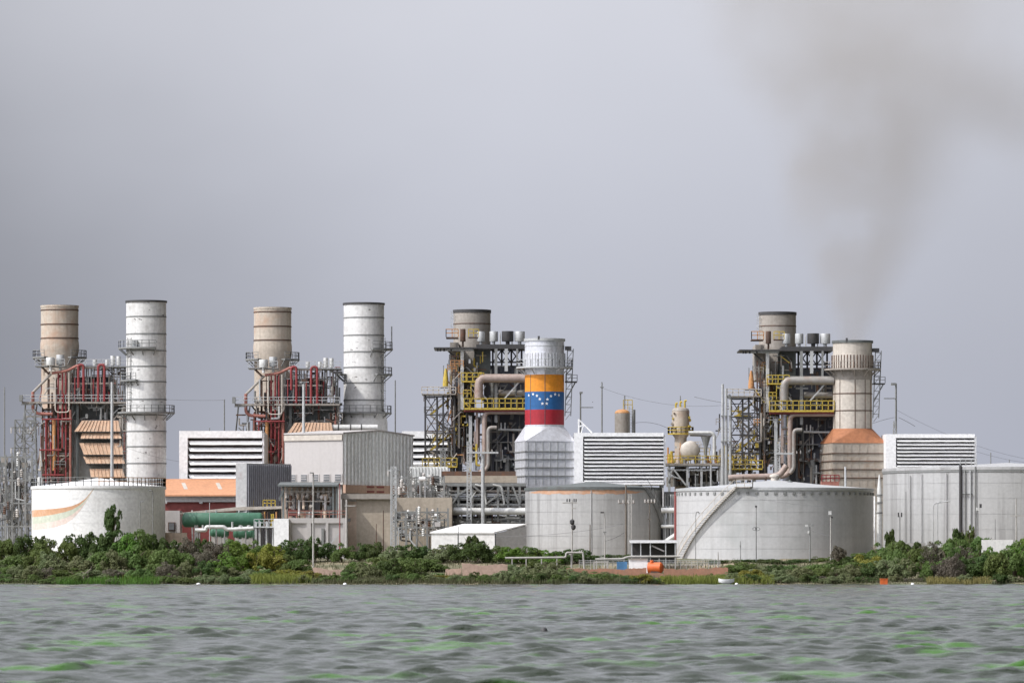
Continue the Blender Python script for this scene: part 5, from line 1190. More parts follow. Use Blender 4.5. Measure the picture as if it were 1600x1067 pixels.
# area behind the big tank: low railings and valves beside the orange hood
t = thing('red_skid', 'red railed skid behind the largest grey tank', 'platform', (X(1297, 4), 4, ground(X(1297, 4), 4)))
MB().pbox(1284, 1311, 752, 768, 4, 7).build('deck', M_pinkred, t); MB().rail([W(1284, 752, 4), W(1311, 752, 4)], 1.0, .7, .14).build('railing', M_red, t)
t = thing('white_column', 'slim white pointed column between the two grey tanks', 'column', (X(1373, 10), 10, ground(X(1373, 10), 10)))
m = MB(); s = S(10); m.lathe([(4.5 * s, ground(X(1373, 10), 10)), (4.5 * s, Z(800, 10)), (3.6 * s, Z(790, 10)), (3.6 * s, Z(765, 10)), (2.2 * s, Z(752, 10)), (.9 * s, Z(741, 10))], X(1374, 10), 10, 16); m.build('shell', M_pipewhite, t)
MB().tube([W(1366.5, 850, 9), W(1366.5, 775, 9)], 1.3 * s, 10).build('pipe', M_white_clean, t); MB().tube([W(1381.5, 850, 9), W(1381.5, 770, 9)], .8 * s, 8).build('down_pipe', M_black, t)
for y in (772, 784, 800): MB().ring(3.6 * s, 5.4 * s, Z(y, 10) - .2, Z(y, 10), X(1374, 10), 10, seg=20).build('collar', M_steel, t)
t = thing('tank_pipework', 'white pipes and platforms in the gap beside the largest grey tank', 'pipework', (X(1046, -4), -4, ground(X(1046, -4), -4)))
for y, r in ((797, .42), (822, .25)): MB().tube([W(1033, y, -4), W(1062, y, -4)], r, 10).build('pipe', M_pipewhite, t)
MB().tube([W(1040, 846, -4), W(1058, 834, -4)], .4, 10).build('pipe', M_pipewhite, t)
for a, b, c, d, mt in ((1036, 1056, 768, 790, M_black), (1035, 1057, 825, 850, M_black), (1038, 1050, 775, 783, M_steel)): MB().pbox(a, b, c, d, -1, 1).build('equipment_box', mt, t)
MB().pbox(1035, 1037.5, 762, 792, -4, -3).build('column', M_grey, t)
for i in range(8): px = rnd.uniform(1037, 1054); MB().tube([W(px, 772, -3), W(px, 845, -3)], rnd.uniform(.06, .14), 6).build('small_pipe', rnd.choice((M_galv, M_steel)), t)

# ------------------------------------------------------------------ masts and lamp posts
def mast(label, px, top, Y, r=.12, mt=None, arms=(), lamps=(), name='lightning_mast', cat='mast', group=None, r1=None, extra=None):
    x = X(px, Y); g = ground(x, Y); t = thing(name, label, cat, (x, Y, g), group)
    MB().tube([(x, Y, g - .2), W(px, (top + 879) / 2, Y), W(px, top, Y)], [r, (r + (r1 or r * .6)) / 2, r1 or r * .6], 8).build('pole', mt or M_steel, t)
    for a, b, y in arms: MB().beam(W(px + a, y, Y - .08), W(px + b, y, Y - .08), .16).build('cross_arm', mt or M_steel, t)
    for a, y, w_, h_, lm in lamps:
        MB().pbox(px + a - w_ / 2, px + a + w_ / 2, y - h_ / 2, y + h_ / 2, Y - .35, Y + .35).build('lamp_head', lm, t)
    for f in extra or (): f(t)
    return t
mast('thin dark mast at the picture edge beyond the switchyard', 7, 605, 60, .16)
mast('thin dark mast behind the broad-slatted louvred house', 350.5, 624, 90, .17)
mast('thin mast beside the tall white chimney behind the ribbed gable', 617.5, 594, 80, .17)
mast('tall needle mast behind the narrow-slatted louvred house', 940.5, 597, 80, .18, arms=((-3, 3, 605),))
mast('mast with a small lamp head and a crossbar beside the flag-banded chimney', 907, 612, 60, .2, arms=((0, 20, 636.5), (18.5, 19.5, 628)), lamps=((1, 613.5, 5, 3, M_steel),))
mast('tall T-shaped lamp mast above the low louvred house', 1400, 599, 70, .24, arms=((-19, 0, 622.5),), lamps=((-3.5, 600, 8, 3.5, M_steel),))
mast('thick pale lighting mast in front of the slate-block boiler tower', 474.5, 600, 14, .34, M_galv, arms=((-6, 8, 597),), lamps=((0, 594, 7, 3, M_brown),))
mast('thick grey green mast in front of the leftmost red boiler tower', 175, 597, 20, .34, M_galv)
mast('grey mast standing before the white louvred house, thicker of two', 327.5, 668, 40, .14, M_steel)
mast('thin grey mast standing before the white louvred house', 353.5, 690, 40, .10, M_steel)
mast('thin mast behind the low louvred house among the wires', 1346, 700, 120, .12)
mast('tiny distant pole over the rim of the pale tank', 1548, 707, 160, .14)
mast('tiny distant pole beside the low louvred house', 1577, 718, 160, .12)
mast('thin dark mast beside the round drum deck', 1146, 690, 45, .12)
t = thing('lattice_tower', 'small triangular lattice mast head behind the low louvred house', 'lattice tower', (X(1398, 64), 64, ground(0, 64)), None); MB().lattice(X(1398, 64), 64, ground(0, 64), Z(658, 64), 2.4, 14, .14, .3).build('mast', M_galv, t)

wood = M_wood
G1 = 'lamp posts along the shore road'
mast('pale street lamp post in front of the white block', 489.5, 738, -58, .15, M_concrete, (), ((-3, 738.5, 5, 1.6, M_steel),), 'lamp_post', 'lamp post', G1)
mast('thin red and white post in front of the tan building', 531, 755, -30, .10, M_red, (), (), 'marker_post', 'post')
mast('stubby concrete pole with a dark clamp beside the sunlit-toned wall', 541.5, 780, -34, .22, M_concrete, ((-3, 14, 790),), ((4, 812, 4, 5, M_black),), 'utility_pole', 'utility pole')
mast('thin brown post before the tan wall, taller of two', 599, 797, -32, .10, M_brown, (), (), 'marker_post', 'post')
mast('thin brown post before the tan wall, shorter of two', 588, 818, -32, .08, M_brown, (), (), 'marker_post', 'post')
mast('dark lamp post beside the white tank with its head bent over the bushes', 716.5, 822, -44, .07, M_steel, (), (), 'marker_post', 'post')
def strain(px, Y):
    def f(t):
        for y, a in ((815, 0), (823, 2)): e = W(px + a, y, Y - .4); MB().lathe([(.1, e.z + .4), (.34, e.z + .2), (.34, e.z - .2), (.1, e.z - .45)], e.x, e.y, 10).build('insulator', M_black, t)
        for a in (-8, -4, 3, 6): e = W(px + a, 784, Y - .1); MB().tube([e, e + Vector((0, 0, .45))], .09, 6).build('pin_insulator', M_black, t)
    return f
mast('timber utility pole with black strain insulators before the orange stained tank', 894, 781, -50, .13, M_concrete, ((-15, 8, 785.5), (0, 6, 794)), (), 'utility_pole', 'utility pole', 'utility poles along the shore road', extra=(strain(894, -50),))
mast('thin dark post before the orange stained tank', 922, 819, -48, .12, wood, (), (), 'marker_post', 'post')
mast('slim lamp post with a dark head before the orange stained tank', 945, 801, -56, .10, M_concrete, (), ((-4, 800.5, 5, 2, M_black), (0, 831, 5, 2, M_steel)), 'lamp_post', 'lamp post', G1)
def pins(px, Y, y, xs):
    def f(t):
        for a in xs: e = W(px + a, y, Y - .1); MB().tube([e, e + Vector((0, 0, .5))], .12, 6).build('pin_insulator', M_insul, t)
    return f
mast('dark timber half of the twin utility pole below the tank stair', 978, 757, -46, .18, wood, ((-12, 14, 786),), (), 'utility_pole', 'utility pole', 'utility poles along the shore road', extra=(pins(978, -46, 786, (-11, -4, 4, 12)),))
t = lattice_tower('pale lattice half of the twin utility pole below the tank stair', 984.5, 772, .5, .4, -48, 16, M_concrete, None, (), .12)
mast('utility pole with four pale insulators between the grey tanks', 1015, 783, -44, .12, wood, ((-7, 9, 785), (-3, 3, 811)), (), 'utility_pole', 'utility pole', 'utility poles along the shore road', extra=(pins(1015, -44, 785, (-7, -2, 3, 8)),))
def ringlamp(px, Y):
    def f(t):
        e = W(px, 826, Y); m = MB()
        pts = [(e.x + .55 * math.cos(a), e.y + .2 * math.sin(a) - .3, e.z + .25 * math.sin(a)) for a in np.linspace(0, 2 * math.pi, 13)]
        MB().tube(pts, .06, 5, False).build('hoop', M_steel, t)
    return f
mast('thin dark post with a hoop halfway up before the largest tank', 1181.5, 792, -46, .09, M_steel, (), ((0, 791, 3, 3, M_black), (0, 826, 2, 4, M_black)), 'lamp_post', 'lamp post', G1, extra=(ringlamp(1181.5, -46),))
mast('short thin post before the largest tank, left of the hooped post', 1157, 845, -48, .07, M_steel, (), ((0, 853, 2, 3, M_steel),), 'marker_post', 'post')
mast('white post at the foot of the largest tank stair', 1122, 862, -56, .10, M_concrete, (), (), 'marker_post', 'post')
mast('dark post with two floodlights before the shaded side of the largest tank', 1265.5, 822, -46, .12, M_steel, (), ((-5, 821, 4, 3.5, M_pipewhite), (4, 820, 3.5, 3.5, M_steel), (-2, 831, 2.5, 4, M_pipewhite)), 'lamp_post', 'lamp post', G1)
mast('pale lamp post with a white head near the shaded edge of the largest tank', 1298, 800, -50, .11, M_concrete, (), ((-1, 801, 4, 6, M_pipewhite), (2, 808, 3, 3, M_black)), 'lamp_post', 'lamp post', G1)
mast('short dark post with two upturned lamps before the pale tank', 1406, 806, -30, .10, M_steel, (), ((-2, 804, 1.6, 7, M_black), (3, 804, 1.6, 7, M_black)), 'lamp_post', 'lamp post', G1)
mast('thin pole before the pale tank beside the upturned lamps', 1415.5, 768, -30, .09, M_steel, (), (), 'marker_post', 'post')
def curve(px, Y, x1, y0, y1):
    def f(t): MB().tube([W(px, y0, Y), W(px + .5, y1, Y), W(px + x1, y1 - 2, Y)], .08, 6, bend=.5).build('arm', M_galv, t); MB().pbox(px + x1 - 1, px + x1 + 3, y1 - 3.5, y1 - 1.2, Y - .2, Y + .2).build('lamp_head', M_galv, t)
    return f
mast('curved street lamp before the pale tank, shorter of two', 1458, 794, -26, .09, M_galv, (), (), 'lamp_post', 'lamp post', G1, extra=(curve(1458, -26, 10, 794, 787),))
mast('curved street lamp before the pale tank, longer arm', 1465, 790, -24, .10, M_galv, (), (), 'lamp_post', 'lamp post', G1, extra=(curve(1465, -24, 17, 790, 785),))
mast('post with a tilted floodlight before the pale tank', 1528, 792, -30, .10, M_steel, (), ((0, 795, 4, 5, M_pipewhite), (4.5, 790, 3, 6, M_black)), 'lamp_post', 'lamp post', G1)
mast('thin pole before the white wall near the picture edge', 1555, 811, -46, .07, M_steel, (), (), 'marker_post', 'post')
mast('pale utility pole with a white crossarm at the picture edge', 1588, 778, -30, .15, M_concrete, ((-9, 12, 805.5),), (), 'utility_pole', 'utility pole', 'utility poles along the shore road')
t = mast('hooked thin post beside the diagonal tank stair', 1087, 806, -40, .06, M_steel, (), (), 'marker_post', 'post'); MB().tube([W(1087, 806, -40), W(1088, 800, -40), W(1091, 799, -40), W(1093, 803, -40)], .06, 6, bend=.2).build('hook', M_steel, t)
mast('thin lamp post before the green tanks', 327.5, 785, -20, .07, M_galv, (), (), 'marker_post', 'post')

def cable(label, pts, Y0, Y1, sag, r=.045):
    r *= .48
    n = 24; P = []
    a, b = W(*pts[0], Y0), W(*pts[1], Y1)
    for i in range(n + 1): k = i / n; p = a.lerp(b, k); p.z -= sag * 4 * k * (1 - k); P.append(p)
    o = MB().tube(P, r, 5).build('overhead_cable', M_cable, origin=tuple((a + b) / 2)); props(o, label, 'cable', 'overhead cables')
cable('overhead cable sagging before the warehouse and orange stained tank', ((775, 838), (978, 818)), -30, -46, .5, .05)
cable('overhead cable between the twin utility pole and the slim lamp post', ((945, 845), (978, 830)), -56, -46, .2, .05)
cable('overhead cable crossing the upper face of the largest tank', ((1180, 778), (1300, 792)), -46, -50, .2, .03)
cable('overhead cable from the floodlight post across the largest tank', ((1265, 827), (1300, 838)), -46, -50, .1, .03)
cable('overhead cable beyond the leftmost white chimney', ((260, 624), (352, 625)), 90, 90, .1, .05)
cable('overhead cable dipping from the needle mast towards the right boiler tower', ((941, 606), (1130, 633)), 80, 70, 1.2, .05)
cable('overhead cable between the vessels behind the louvred house', ((985, 662), (1062, 680)), 60, 60, -1.0, .07)
cable('overhead cable left of the twin vent poles', ((1085, 620), (1150, 632)), 70, 60, .1, .09)
cable('upper overhead cable fanning from the T-shaped lamp mast', ((1362, 662), (1398, 652)), 66, 66, -.1, .07)
cable('overhead cable sloping down from the T-shaped lamp mast', ((1404, 652), (1430, 666)), 66, 66, -.05, .08)
cable('overhead cable low behind the low louvred house', ((1400, 640), (1600, 716)), 70, 150, 1.0, .04)
cable('overhead cable over the rim of the pale tank', ((1510, 700), (1600, 722)), 110, 160, .3, .04)
cable('overhead cable in front of the leftmost white chimney', ((200, 700), (290, 722)), 24, 30, .3, .04)

# ------------------------------------------------------------------ things along the shore
def shore_thing(name, label, cat, px, Y, group=None):
    x = X(px, Y); return thing(name, label, cat, (x, Y, ground(x, Y)), group)
def ruin(label, x0, x1, top, Y, mt, seed, hole=0.0):
    r_ = random.Random(seed); n = max(6, int((x1 - x0) / 4)); g = min(ground(X(x0, Y), Y), ground(X(x1, Y), Y)) - .5
    poly = [(X(x1, Y), g), (X(x0, Y), g)]; h = 0
    for i in range(n + 1):
        h = max(-1.5, min(3.5, h + r_.uniform(-1.2, 1.2))); xx = X(x0 + (x1 - x0) * i / n, Y); poly.append((xx, Z(top + h, Y)))
        if r_.random() < .4: poly.append((xx + .05, Z(top + h + r_.uniform(0, 1.5), Y)))
    m = MB().prism(poly, Y, Y + .45); o = m.build('brick_wall', mt, origin=(X((x0 + x1) / 2, Y), Y, g), smooth=False); props(o, label, 'wall', 'crumbling brick walls on the bank'); return o
ruin('pink crumbling brick wall, tallest stretch, on the bank below the white warehouse', 722, 793, 880, -71, M_brickpink, 1)
ruin('low pink brick stub beside the tallest pink wall', 696, 721, 888, -70, M_brickpink, 2)
ruin('low salmon brick wall among bushes below the white block', 489, 566, 887, -71, M_brickpink, 3)
ruin('long low orange brick wall below the orange stained tank', 885, 1010, 888, -70, M_brickred, 4)
ruin('low orange brick wall below the diagonal tank stair', 1037, 1137, 887, -71, M_brickred, 5)
ruin('short orange brick wall stub below the orange oil tank', 1000, 1036, 893, -73, M_brickred, 6)
t = shore_thing('shore_pipeline', 'pale pipeline with a raised square loop below the orange stained tank', 'pipe', 880, -64)
MB().tube([W(789, 871.5, -64), W(884, 870.5, -64), W(885, 863, -64), W(911, 863, -64), W(913, 888, -64)], .15, 8, bend=.25).build('pipe', M_concrete, t)
MB().tube([W(893, 887, -63.6), W(893, 864, -63.6)], .13, 8).build('riser', M_concrete, t)
for px in (800, 822, 846, 870): x = X(px, -64); MB().beam((x, -64, ground(x, -64) - .2), W(px, 871, -64), .16).build('support', M_concrete, t)
t = shore_thing('shore_pipeline', 'pale stepped pipeline beside the fence below the twin utility pole', 'pipe', 1000, -63)
MB().tube([W(930, 873.5, -63), W(972, 873, -63), W(982, 869.5, -63), W(1062, 869, -63)], .16, 8, bend=.3).build('pipe', M_concrete, t)
for px in (932, 950, 975, 1003, 1030, 1055): x = X(px, -63); MB().beam((x, -63, ground(x, -63) - .2), W(px, 872, -63), .15).build('support', M_concrete, t)
t = shore_thing('chain_fence', 'grey chain fence below the orange stained tank', 'fence', 950, -61)
m = MB()
for i in range(26):
    px = 905 + i * 8.8; x = X(px, -61); m.beam((x, -61, ground(x, -61) - .1), W(px, 874, -61), .09)
m.build('post', M_concrete, t)
m = MB()
for y in (875, 878.5, 882): m.beam(W(905, y, -61), W(1125, y, -61), .05)
for i in range(110): px = 905 + i * 2; m.beam(W(px, 875, -61), W(px + 2, 883, -61), .03)
m.build('mesh', M_galv, t)
t = shore_thing('concrete_frame', 'small white concrete frame under the slim lamp post', 'frame', 940, -66)
m = MB(); m.beam(W(927, 877.5, -66), W(949, 877.5, -66), .2)
for px in (928, 948.5): x = X(px, -66); m.beam((x, -66, ground(x, -66) - .2), W(px, 877.5, -66), .22)
m.build('frame', M_concrete, t)
t = shore_thing('open_shelter', 'open dark shelter with a white roof edge between the grey tanks', 'shelter', 1020, -56)
Yb = -56; g = ground(X(1020, Yb), Yb)
slab(MB(), X(984, Yb), X(1058, Yb), Yb - 1.2, Z(846, Yb), Yb + 4, Z(843.5, Yb + 4), .18).build('roof', M_grey, t)
MB().box(X(984, Yb), X(1058, Yb), Yb - 1.26, Yb - 1.205, Z(848, Yb), Z(845.7, Yb)).build('fascia', M_white_clean, t)
for px in (987, 1001, 1016, 1040, 1055): MB().beam((X(px, Yb), Yb - 1, g), W(px, 846.5, Yb - 1), .15).build('post', M_galv, t)
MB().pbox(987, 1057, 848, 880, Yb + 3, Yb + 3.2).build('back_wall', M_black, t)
MB().pbox(984, 1052, 867.5, 870.5, Yb - 1.3, Yb - 1.1).build('barrier', M_white_clean, t)
MB().beam(W(1018, 852, Yb), W(1038, 861, Yb), .8, .2).build('ramp', M_bldg, t)
t = shore_thing('site_cabin', 'small white cabin beside the orange oil tank', 'cabin', 997, -67)
MB().pbox(983, 1012, 873, 895, -67, -65).build('wall', M_white_clean, t); MB().pbox(982, 1013, 872, 873.2, -67.2, -64.9).build('roof', M_concrete, t)
o = MB().pbox(964, 980, 877, 890, -66, -64.5).build('covered_crate', M_bluepaint, origin=(X(972, -66), -66, ground(X(972, -66), -66))); props(o, 'blue covered crate beside the small white cabin', 'crate')
t = shore_thing('oil_tank', 'rust orange oil tank on the bank beside the small white cabin', 'tank', 1024, -70)
s = S(-70); e = W(1024, 886.5, -70); r = 8.5 * s
MB().tube([(e.x - 11.5 * s, e.y + .4, e.z), (e.x - 10.5 * s, e.y + .4, e.z), (e.x + 9 * s, e.y - .2, e.z), (e.x + 11.5 * s, e.y - .3, e.z)], [r * .55, r, r, r * .6], 18).build('shell', M_oil, t)
MB().pbox(1017, 1031, 892, 900, -70.6, -69).build('cradle', M_brown, t); MB().tube([(e.x - .5, e.y, e.z + r - .05), (e.x - .5, e.y, e.z + r + .3)], .25, 10).build('hatch', M_oil, t)
o = MB().pbox(1534, 1583, 843, 868, -50, -49.6).build('boundary_wall', M_white, origin=(X(1558, -50), -50, ground(X(1558, -50), -50))); props(o, 'low white wall behind the bushes near the picture edge', 'wall')
o = MB().pbox(1395, 1446, 848, 872, -44, -43.6).build('boundary_wall', M_concrete, origin=(X(1420, -44), -44, ground(X(1420, -44), -44))); props(o, 'low grey wall half hidden by bushes before the pale tank', 'wall')
# upturned white skiff on the beach
t = thing('skiff', 'small white skiff drawn up at the waterline below the diagonal tank stair', 'boat', (X(1135, -90.5), -90.5, 0), None)
s = S(-90.5); m = MB(); n = 12; L2 = 1.1; prof = []
for i in range(n + 1):
    k = i / n * 2 - 1; w_ = .42 * (1 - abs(k) ** 2.4) + .03; z0 = .02 + .22 * max(0, abs(k) - .4) ** 1.4
    for j in range(7): a = math.pi * j / 6; prof.append((X(1135, -90.5) + k * L2, -90.5 - w_ * math.cos(a), .75 - (.66 - z0) * math.sin(a) * 1.0 + .12 * k * k))
m.v = prof; m.f = [(i * 7 + j, i * 7 + j + 1, (i + 1) * 7 + j + 1, (i + 1) * 7 + j) for i in range(n) for j in range(6)]
m.build('hull', M_white_clean, t)
MB().beam((X(1135, -90.5) - .2, -90.85, .62), (X(1135, -90.5) - .2, -90.15, .62), .2, .04).build('thwart', M_wood, t)
def float_(label, px, Y, r, mt, box=False):
    x = X(px, Y)
    if box: o = MB().box(x - .5, x + .5, Y - .4, Y + .4, -.1, .75).box(x - .56, x + .56, Y - .46, Y + .46, .755, .85).build('crate', mt, origin=(x, Y, 0))
    else: o = MB().lathe([(.02, -.2), (r * .8, -.1), (r, .05), (r * .85, .16), (r * .5, .24), (.02, .27)], x, Y, 14).build('buoy', mt, origin=(x, Y, 0))
    props(o, label, 'crate' if box else 'buoy')
float_('small orange crate at the waterline below the pale tank', 1381, -91.5, 0, M_oil, True)
float_('small white buoy at the waterline below the terracotta roof', 310, -93, .32, M_white_clean)
float_('small white buoy at the waterline below the tan building', 539, -93, .28, M_white_clean)
float_('small pale buoy beside the white skiff', 1151, -92.5, .25, M_white_clean)
float_('small white buoy near the yellow reeds at the waterline', 1426, -92, .25, M_white_clean)
float_('dark buoy on the water below the flag-banded chimney', 850, -582, .17, M_black)
t = shore_thing('driftwood', 'pale forked driftwood on the bank below the striped tank', 'driftwood', 138, -82)
e = W(136, 896, -82); m = MB(); m.tube([e + Vector((-.6, 0, -1.2)), e + Vector((-.3, 0, 0)), e + Vector((.5, .1, .6)), e + Vector((.65, .1, 1.1))], [.14, .12, .08, .03], 7); m.tube([e + Vector((-.3, 0, 0)), e + Vector((-.8, .1, .3))], [.1, .03], 6); m.tube([e + Vector((.1, .05, .3)), e + Vector((.3, -.2, -.9))], [.09, .07], 6); m.build('branch', M_wood, t)

# ------------------------------------------------------------------ vegetation
LEAF = {
    'dark green': leafmat('dark green leaves', (.068, .108, .030)),
    'mid green': leafmat('mid green leaves', (.115, .170, .048)),
    'bright green': leafmat('bright green leaves', (.115, .205, .036)),
    'olive grey': leafmat('olive grey leaves', (.165, .195, .092)),
    'brown': leafmat('dry brown twigs and leaves', (.135, .122, .09)),
    'yellow green': leafmat('yellow green leaves', (.215, .225, .042)),
}
M_bark = mat('bark', (.11, .085, .06), .9, dirt=(.06, .045, .03), amt=.4, scale=2.0)
def leaf_arrays(seed, n, k, flat=.75, size=.10, airy=0.0):
    rg = np.random.default_rng(seed)
    cs = []; rs = []
    while len(cs) < k:
        p = rg.uniform(-1, 1, 3); p[2] = rg.uniform(.12, .86)
        if p[0] ** 2 + p[1] ** 2 + ((p[2] - .3) / .75) ** 2 < .62: cs.append(p * np.array([.95, .95, 1])); rs.append(rg.uniform(.13, .33) * (1.1 - .45 * p[2]))
    cs, rs = np.array(cs), np.array(rs)
    w = rs ** 2; idx = rg.choice(k, n, p=w / w.sum())
    d = rg.normal(size=(n, 3)); d /= np.linalg.norm(d, axis=1)[:, None]; d[:, 2] = np.where(d[:, 2] < -.35, -d[:, 2], d[:, 2])
    rad = rg.uniform(.55, 1.12, n)[:, None] ** .6
    c = cs[idx] + d * rs[idx][:, None] * rad * np.array([1, 1, .85]); c[:, 2] = np.clip(c[:, 2], .015, None)
    nrm = d + rg.normal(scale=.5, size=(n, 3)) + np.array([0, 0, .35]); nrm /= np.linalg.norm(nrm, axis=1)[:, None]
    t = np.cross(nrm, rg.normal(size=(n, 3))); t /= np.linalg.norm(t, axis=1)[:, None]; b = np.cross(nrm, t)
    s_ = size * rg.uniform(.55, 1.35, n)[:, None]
    P = np.stack([c - t * s_, c - b * s_ * .55, c + t * s_, c + b * s_ * .55], 1)
    return P.reshape(-1, 3)
def leaf_mesh(name, mt, P, stems=None):
    m = MB(); n = len(P) // 4
    m.v = [tuple(p) for p in P.tolist()]; m.f = [(4 * i, 4 * i + 1, 4 * i + 2, 4 * i + 3) for i in range(n)]; m.m = [0] * n
    if stems:
        m.cur = 1
        for pts, rr in stems: m.tube(pts, rr, 5, False)
    me = bpy.data.meshes.new(name); me.from_pydata(m.v, [], m.f); me.materials.append(mt); me.materials.append(M_bark)
    me.polygons.foreach_set('material_index', m.m); me.update(); return me
PROTO = {}
for i, (k, mt) in enumerate(LEAF.items()):
    PROTO[k] = []
    for j in range(3):
        r_ = random.Random(i * 10 + j)
        stems = [([(0, 0, 0), (r_.uniform(-.2, .2), r_.uniform(-.2, .2), .3), (r_.uniform(-.6, .6), r_.uniform(-.6, .6), r_.uniform(.5, .85))], [.035, .028, .01]) for _ in range(6)]
        PROTO[k].append(leaf_mesh('shrub', mt, leaf_arrays(100 + i * 10 + j, 3600 if k != 'brown' else 2800, 24 + 6 * j, size=.052 if k != 'brown' else .044), stems))
LANDMARK = [(60, 'beside the left edge'), (262, 'below the striped tank'), (375, 'below the terracotta roof'), (545, 'below the white block'), (680, 'below the tan building'), (815, 'below the white warehouse'), (1035, 'below the stained tank'), (1365, 'below the largest tank'), (1700, 'below the pale tank')]
ROWPH = {'A': 'shrub atop the bank', 'B': 'shrub midway up', 'C': 'shrub low down', 'D': 'tuft at the waterline'}
ORD = 'first second third fourth fifth sixth seventh eighth ninth tenth eleventh twelfth thirteenth fourteenth fifteenth sixteenth seventeenth eighteenth nineteenth twentieth'.split()
bushes = []
def bush(row, px, top, wpx, Y, kind):
    x = X(px, Y); g = ground(x, Y); h = Z(top, Y) - g; w_ = wpx * S(Y)
    if h < .5: h = .5
    bushes.append((row, px, kind, x, Y, g, w_, h))
rb = random.Random(21)
def pick(tbl, px):
    for a, k in tbl:
        if px < a: return rb.choice(k)
    return 'mid green'
KA = [(60, ['mid green', 'dark green']), (118, ['mid green', 'dark green', 'brown']), (190, ['dark green']), (232, ['bright green', 'mid green']), (268, ['dark green', 'mid green']), (345, ['brown', 'dark green']), (400, ['bright green', 'mid green']), (445, ['yellow green', 'mid green']), (520, ['dark green']), (600, ['mid green', 'dark green']), (700, ['dark green', 'olive grey']), (762, ['dark green']), (862, ['bright green', 'mid green']), (1000, ['dark green', 'mid green']), (1330, ['dark green', 'dark green', 'mid green']), (1480, ['mid green', 'dark green']), (1700, ['mid green', 'bright green'])]
KB = [(200, ['mid green', 'olive grey', 'olive grey']), (262, ['dark green', 'mid green']), (345, ['brown', 'dark green', 'mid green']), (400, ['mid green', 'olive grey', 'bright green']), (470, ['yellow green', 'mid green']), (640, ['mid green', 'olive grey']), (700, ['olive grey', 'mid green']), (1000, ['olive grey', 'mid green']), (1330, ['dark green', 'olive grey', 'mid green']), (1440, ['mid green', 'yellow green', 'mid green']), (1535, ['olive grey', 'brown', 'mid green']), (1700, ['bright green'])]
KC = [(240, ['olive grey', 'olive grey', 'brown', 'mid green']), (345, ['dark green', 'brown', 'olive grey', 'mid green']), (400, ['olive grey', 'mid green']), (485, ['yellow green', 'mid green']), (660, ['olive grey', 'dark green', 'mid green']), (790, ['mid green', 'yellow green', 'olive grey']), (900, ['olive grey']), (1040, ['olive grey', 'mid green']), (1180, ['yellow green', 'olive grey']), (1330, ['olive grey', 'olive grey', 'mid green']), (1420, ['dark green', 'olive grey']), (1540, ['olive grey', 'mid green', 'dark green', 'brown']), (1700, ['bright green', 'bright green', 'mid green'])]
PA = [(-30, 840), (20, 838), (45, 833), (70, 838), (108, 842), (125, 832), (160, 828), (185, 830), (215, 826), (240, 834), (262, 840), (300, 838), (335, 842), (390, 844), (430, 848), (470, 840), (500, 838), (515, 850), (540, 850), (570, 845), (600, 850), (640, 848), (680, 853), (705, 848), (735, 842), (760, 848), (800, 852), (830, 850), (860, 860), (885, 856), (905, 858), (930, 864), (990, 865)]
PA2 = [(1132, 876), (1170, 873), (1230, 872), (1290, 870), (1320, 866), (1345, 866), (1372, 850), (1392, 840), (1420, 842), (1445, 848), (1470, 846), (1490, 836), (1520, 832), (1540, 838), (1565, 842), (1600, 834), (1625, 832)]
PB = [(-20, 864), (60, 860), (120, 864), (200, 852), (260, 854), (300, 860), (400, 860), (450, 866), (476, 874)]
PB2 = [(552, 876), (580, 870), (620, 866), (660, 868), (690, 876)]
PB3 = [(806, 880), (830, 872), (870, 878), (890, 886)]
PB4 = [(1142, 878), (1200, 879), (1260, 878), (1300, 874), (1350, 868), (1400, 857), (1450, 848), (1480, 845), (1520, 852), (1560, 856), (1600, 848), (1625, 846)]
PC = [(-20, 882), (50, 878), (100, 886), (160, 890), (200, 886), (255, 876), (310, 872), (360, 884), (400, 886), (450, 886), (490, 894), (540, 896), (560, 880), (580, 872), (620, 872), (645, 882), (680, 894), (720, 897), (785, 895), (805, 884), (830, 878), (865, 880), (890, 888), (930, 892), (980, 894), (1030, 899), (1100, 899), (1150, 890), (1200, 886), (1250, 884), (1300, 886), (1340, 880), (1380, 872), (1420, 868), (1470, 864), (1520, 868), (1550, 860), (1585, 848), (1625, 850)]
def row(name, P, K, Y, step, wd, jit):
    px = P[0][0]
    while px <= P[-1][0]:
        top = float(np.interp(px, [a for a, _ in P], [b for _, b in P])) + rb.uniform(-2, 3)
        bush(name, px + rb.uniform(-4, 4), top, wd * rb.uniform(.8, 1.25), Y + rb.uniform(-jit, jit), pick(K, px)); px += step * rb.uniform(.8, 1.2)
row('A', PA, KA, -47, 23, 54, 3); row('A', PA2, KA, -47, 24, 50, 3)
for P in (PB, PB2, PB3, PB4): row('B', P, KB, -64, 24, 56, 3.5)
row('C', PC, KC, -79, 23, 52, 3)
px = -10
while px < 1612:
    reeds = 95 < px < 250 or 400 < px < 480 or 1040 < px < 1130 or 1450 < px < 1545
    if not reeds or rb.random() < .35: bush('D', px, (897 if 480 < px < 1140 else 899) + rb.uniform(-5, 5), 32 * rb.uniform(.7, 1.5), -87 + rb.uniform(-1.0, 1.5), pick([(560, ['olive grey', 'mid green', 'mid green']), (1000, ['olive grey', 'mid green', 'dark green']), (1130, ['mid green', 'yellow green']), (1700, ['olive grey', 'dark green', 'brown'])], px))
    px += rb.uniform(13, 20)
def mark(px):
    for a, s_ in LANDMARK:
        if px < a: return s_
clusters = {}
for b in bushes: clusters.setdefault((b[2], b[0], mark(b[1])), []).append(b)
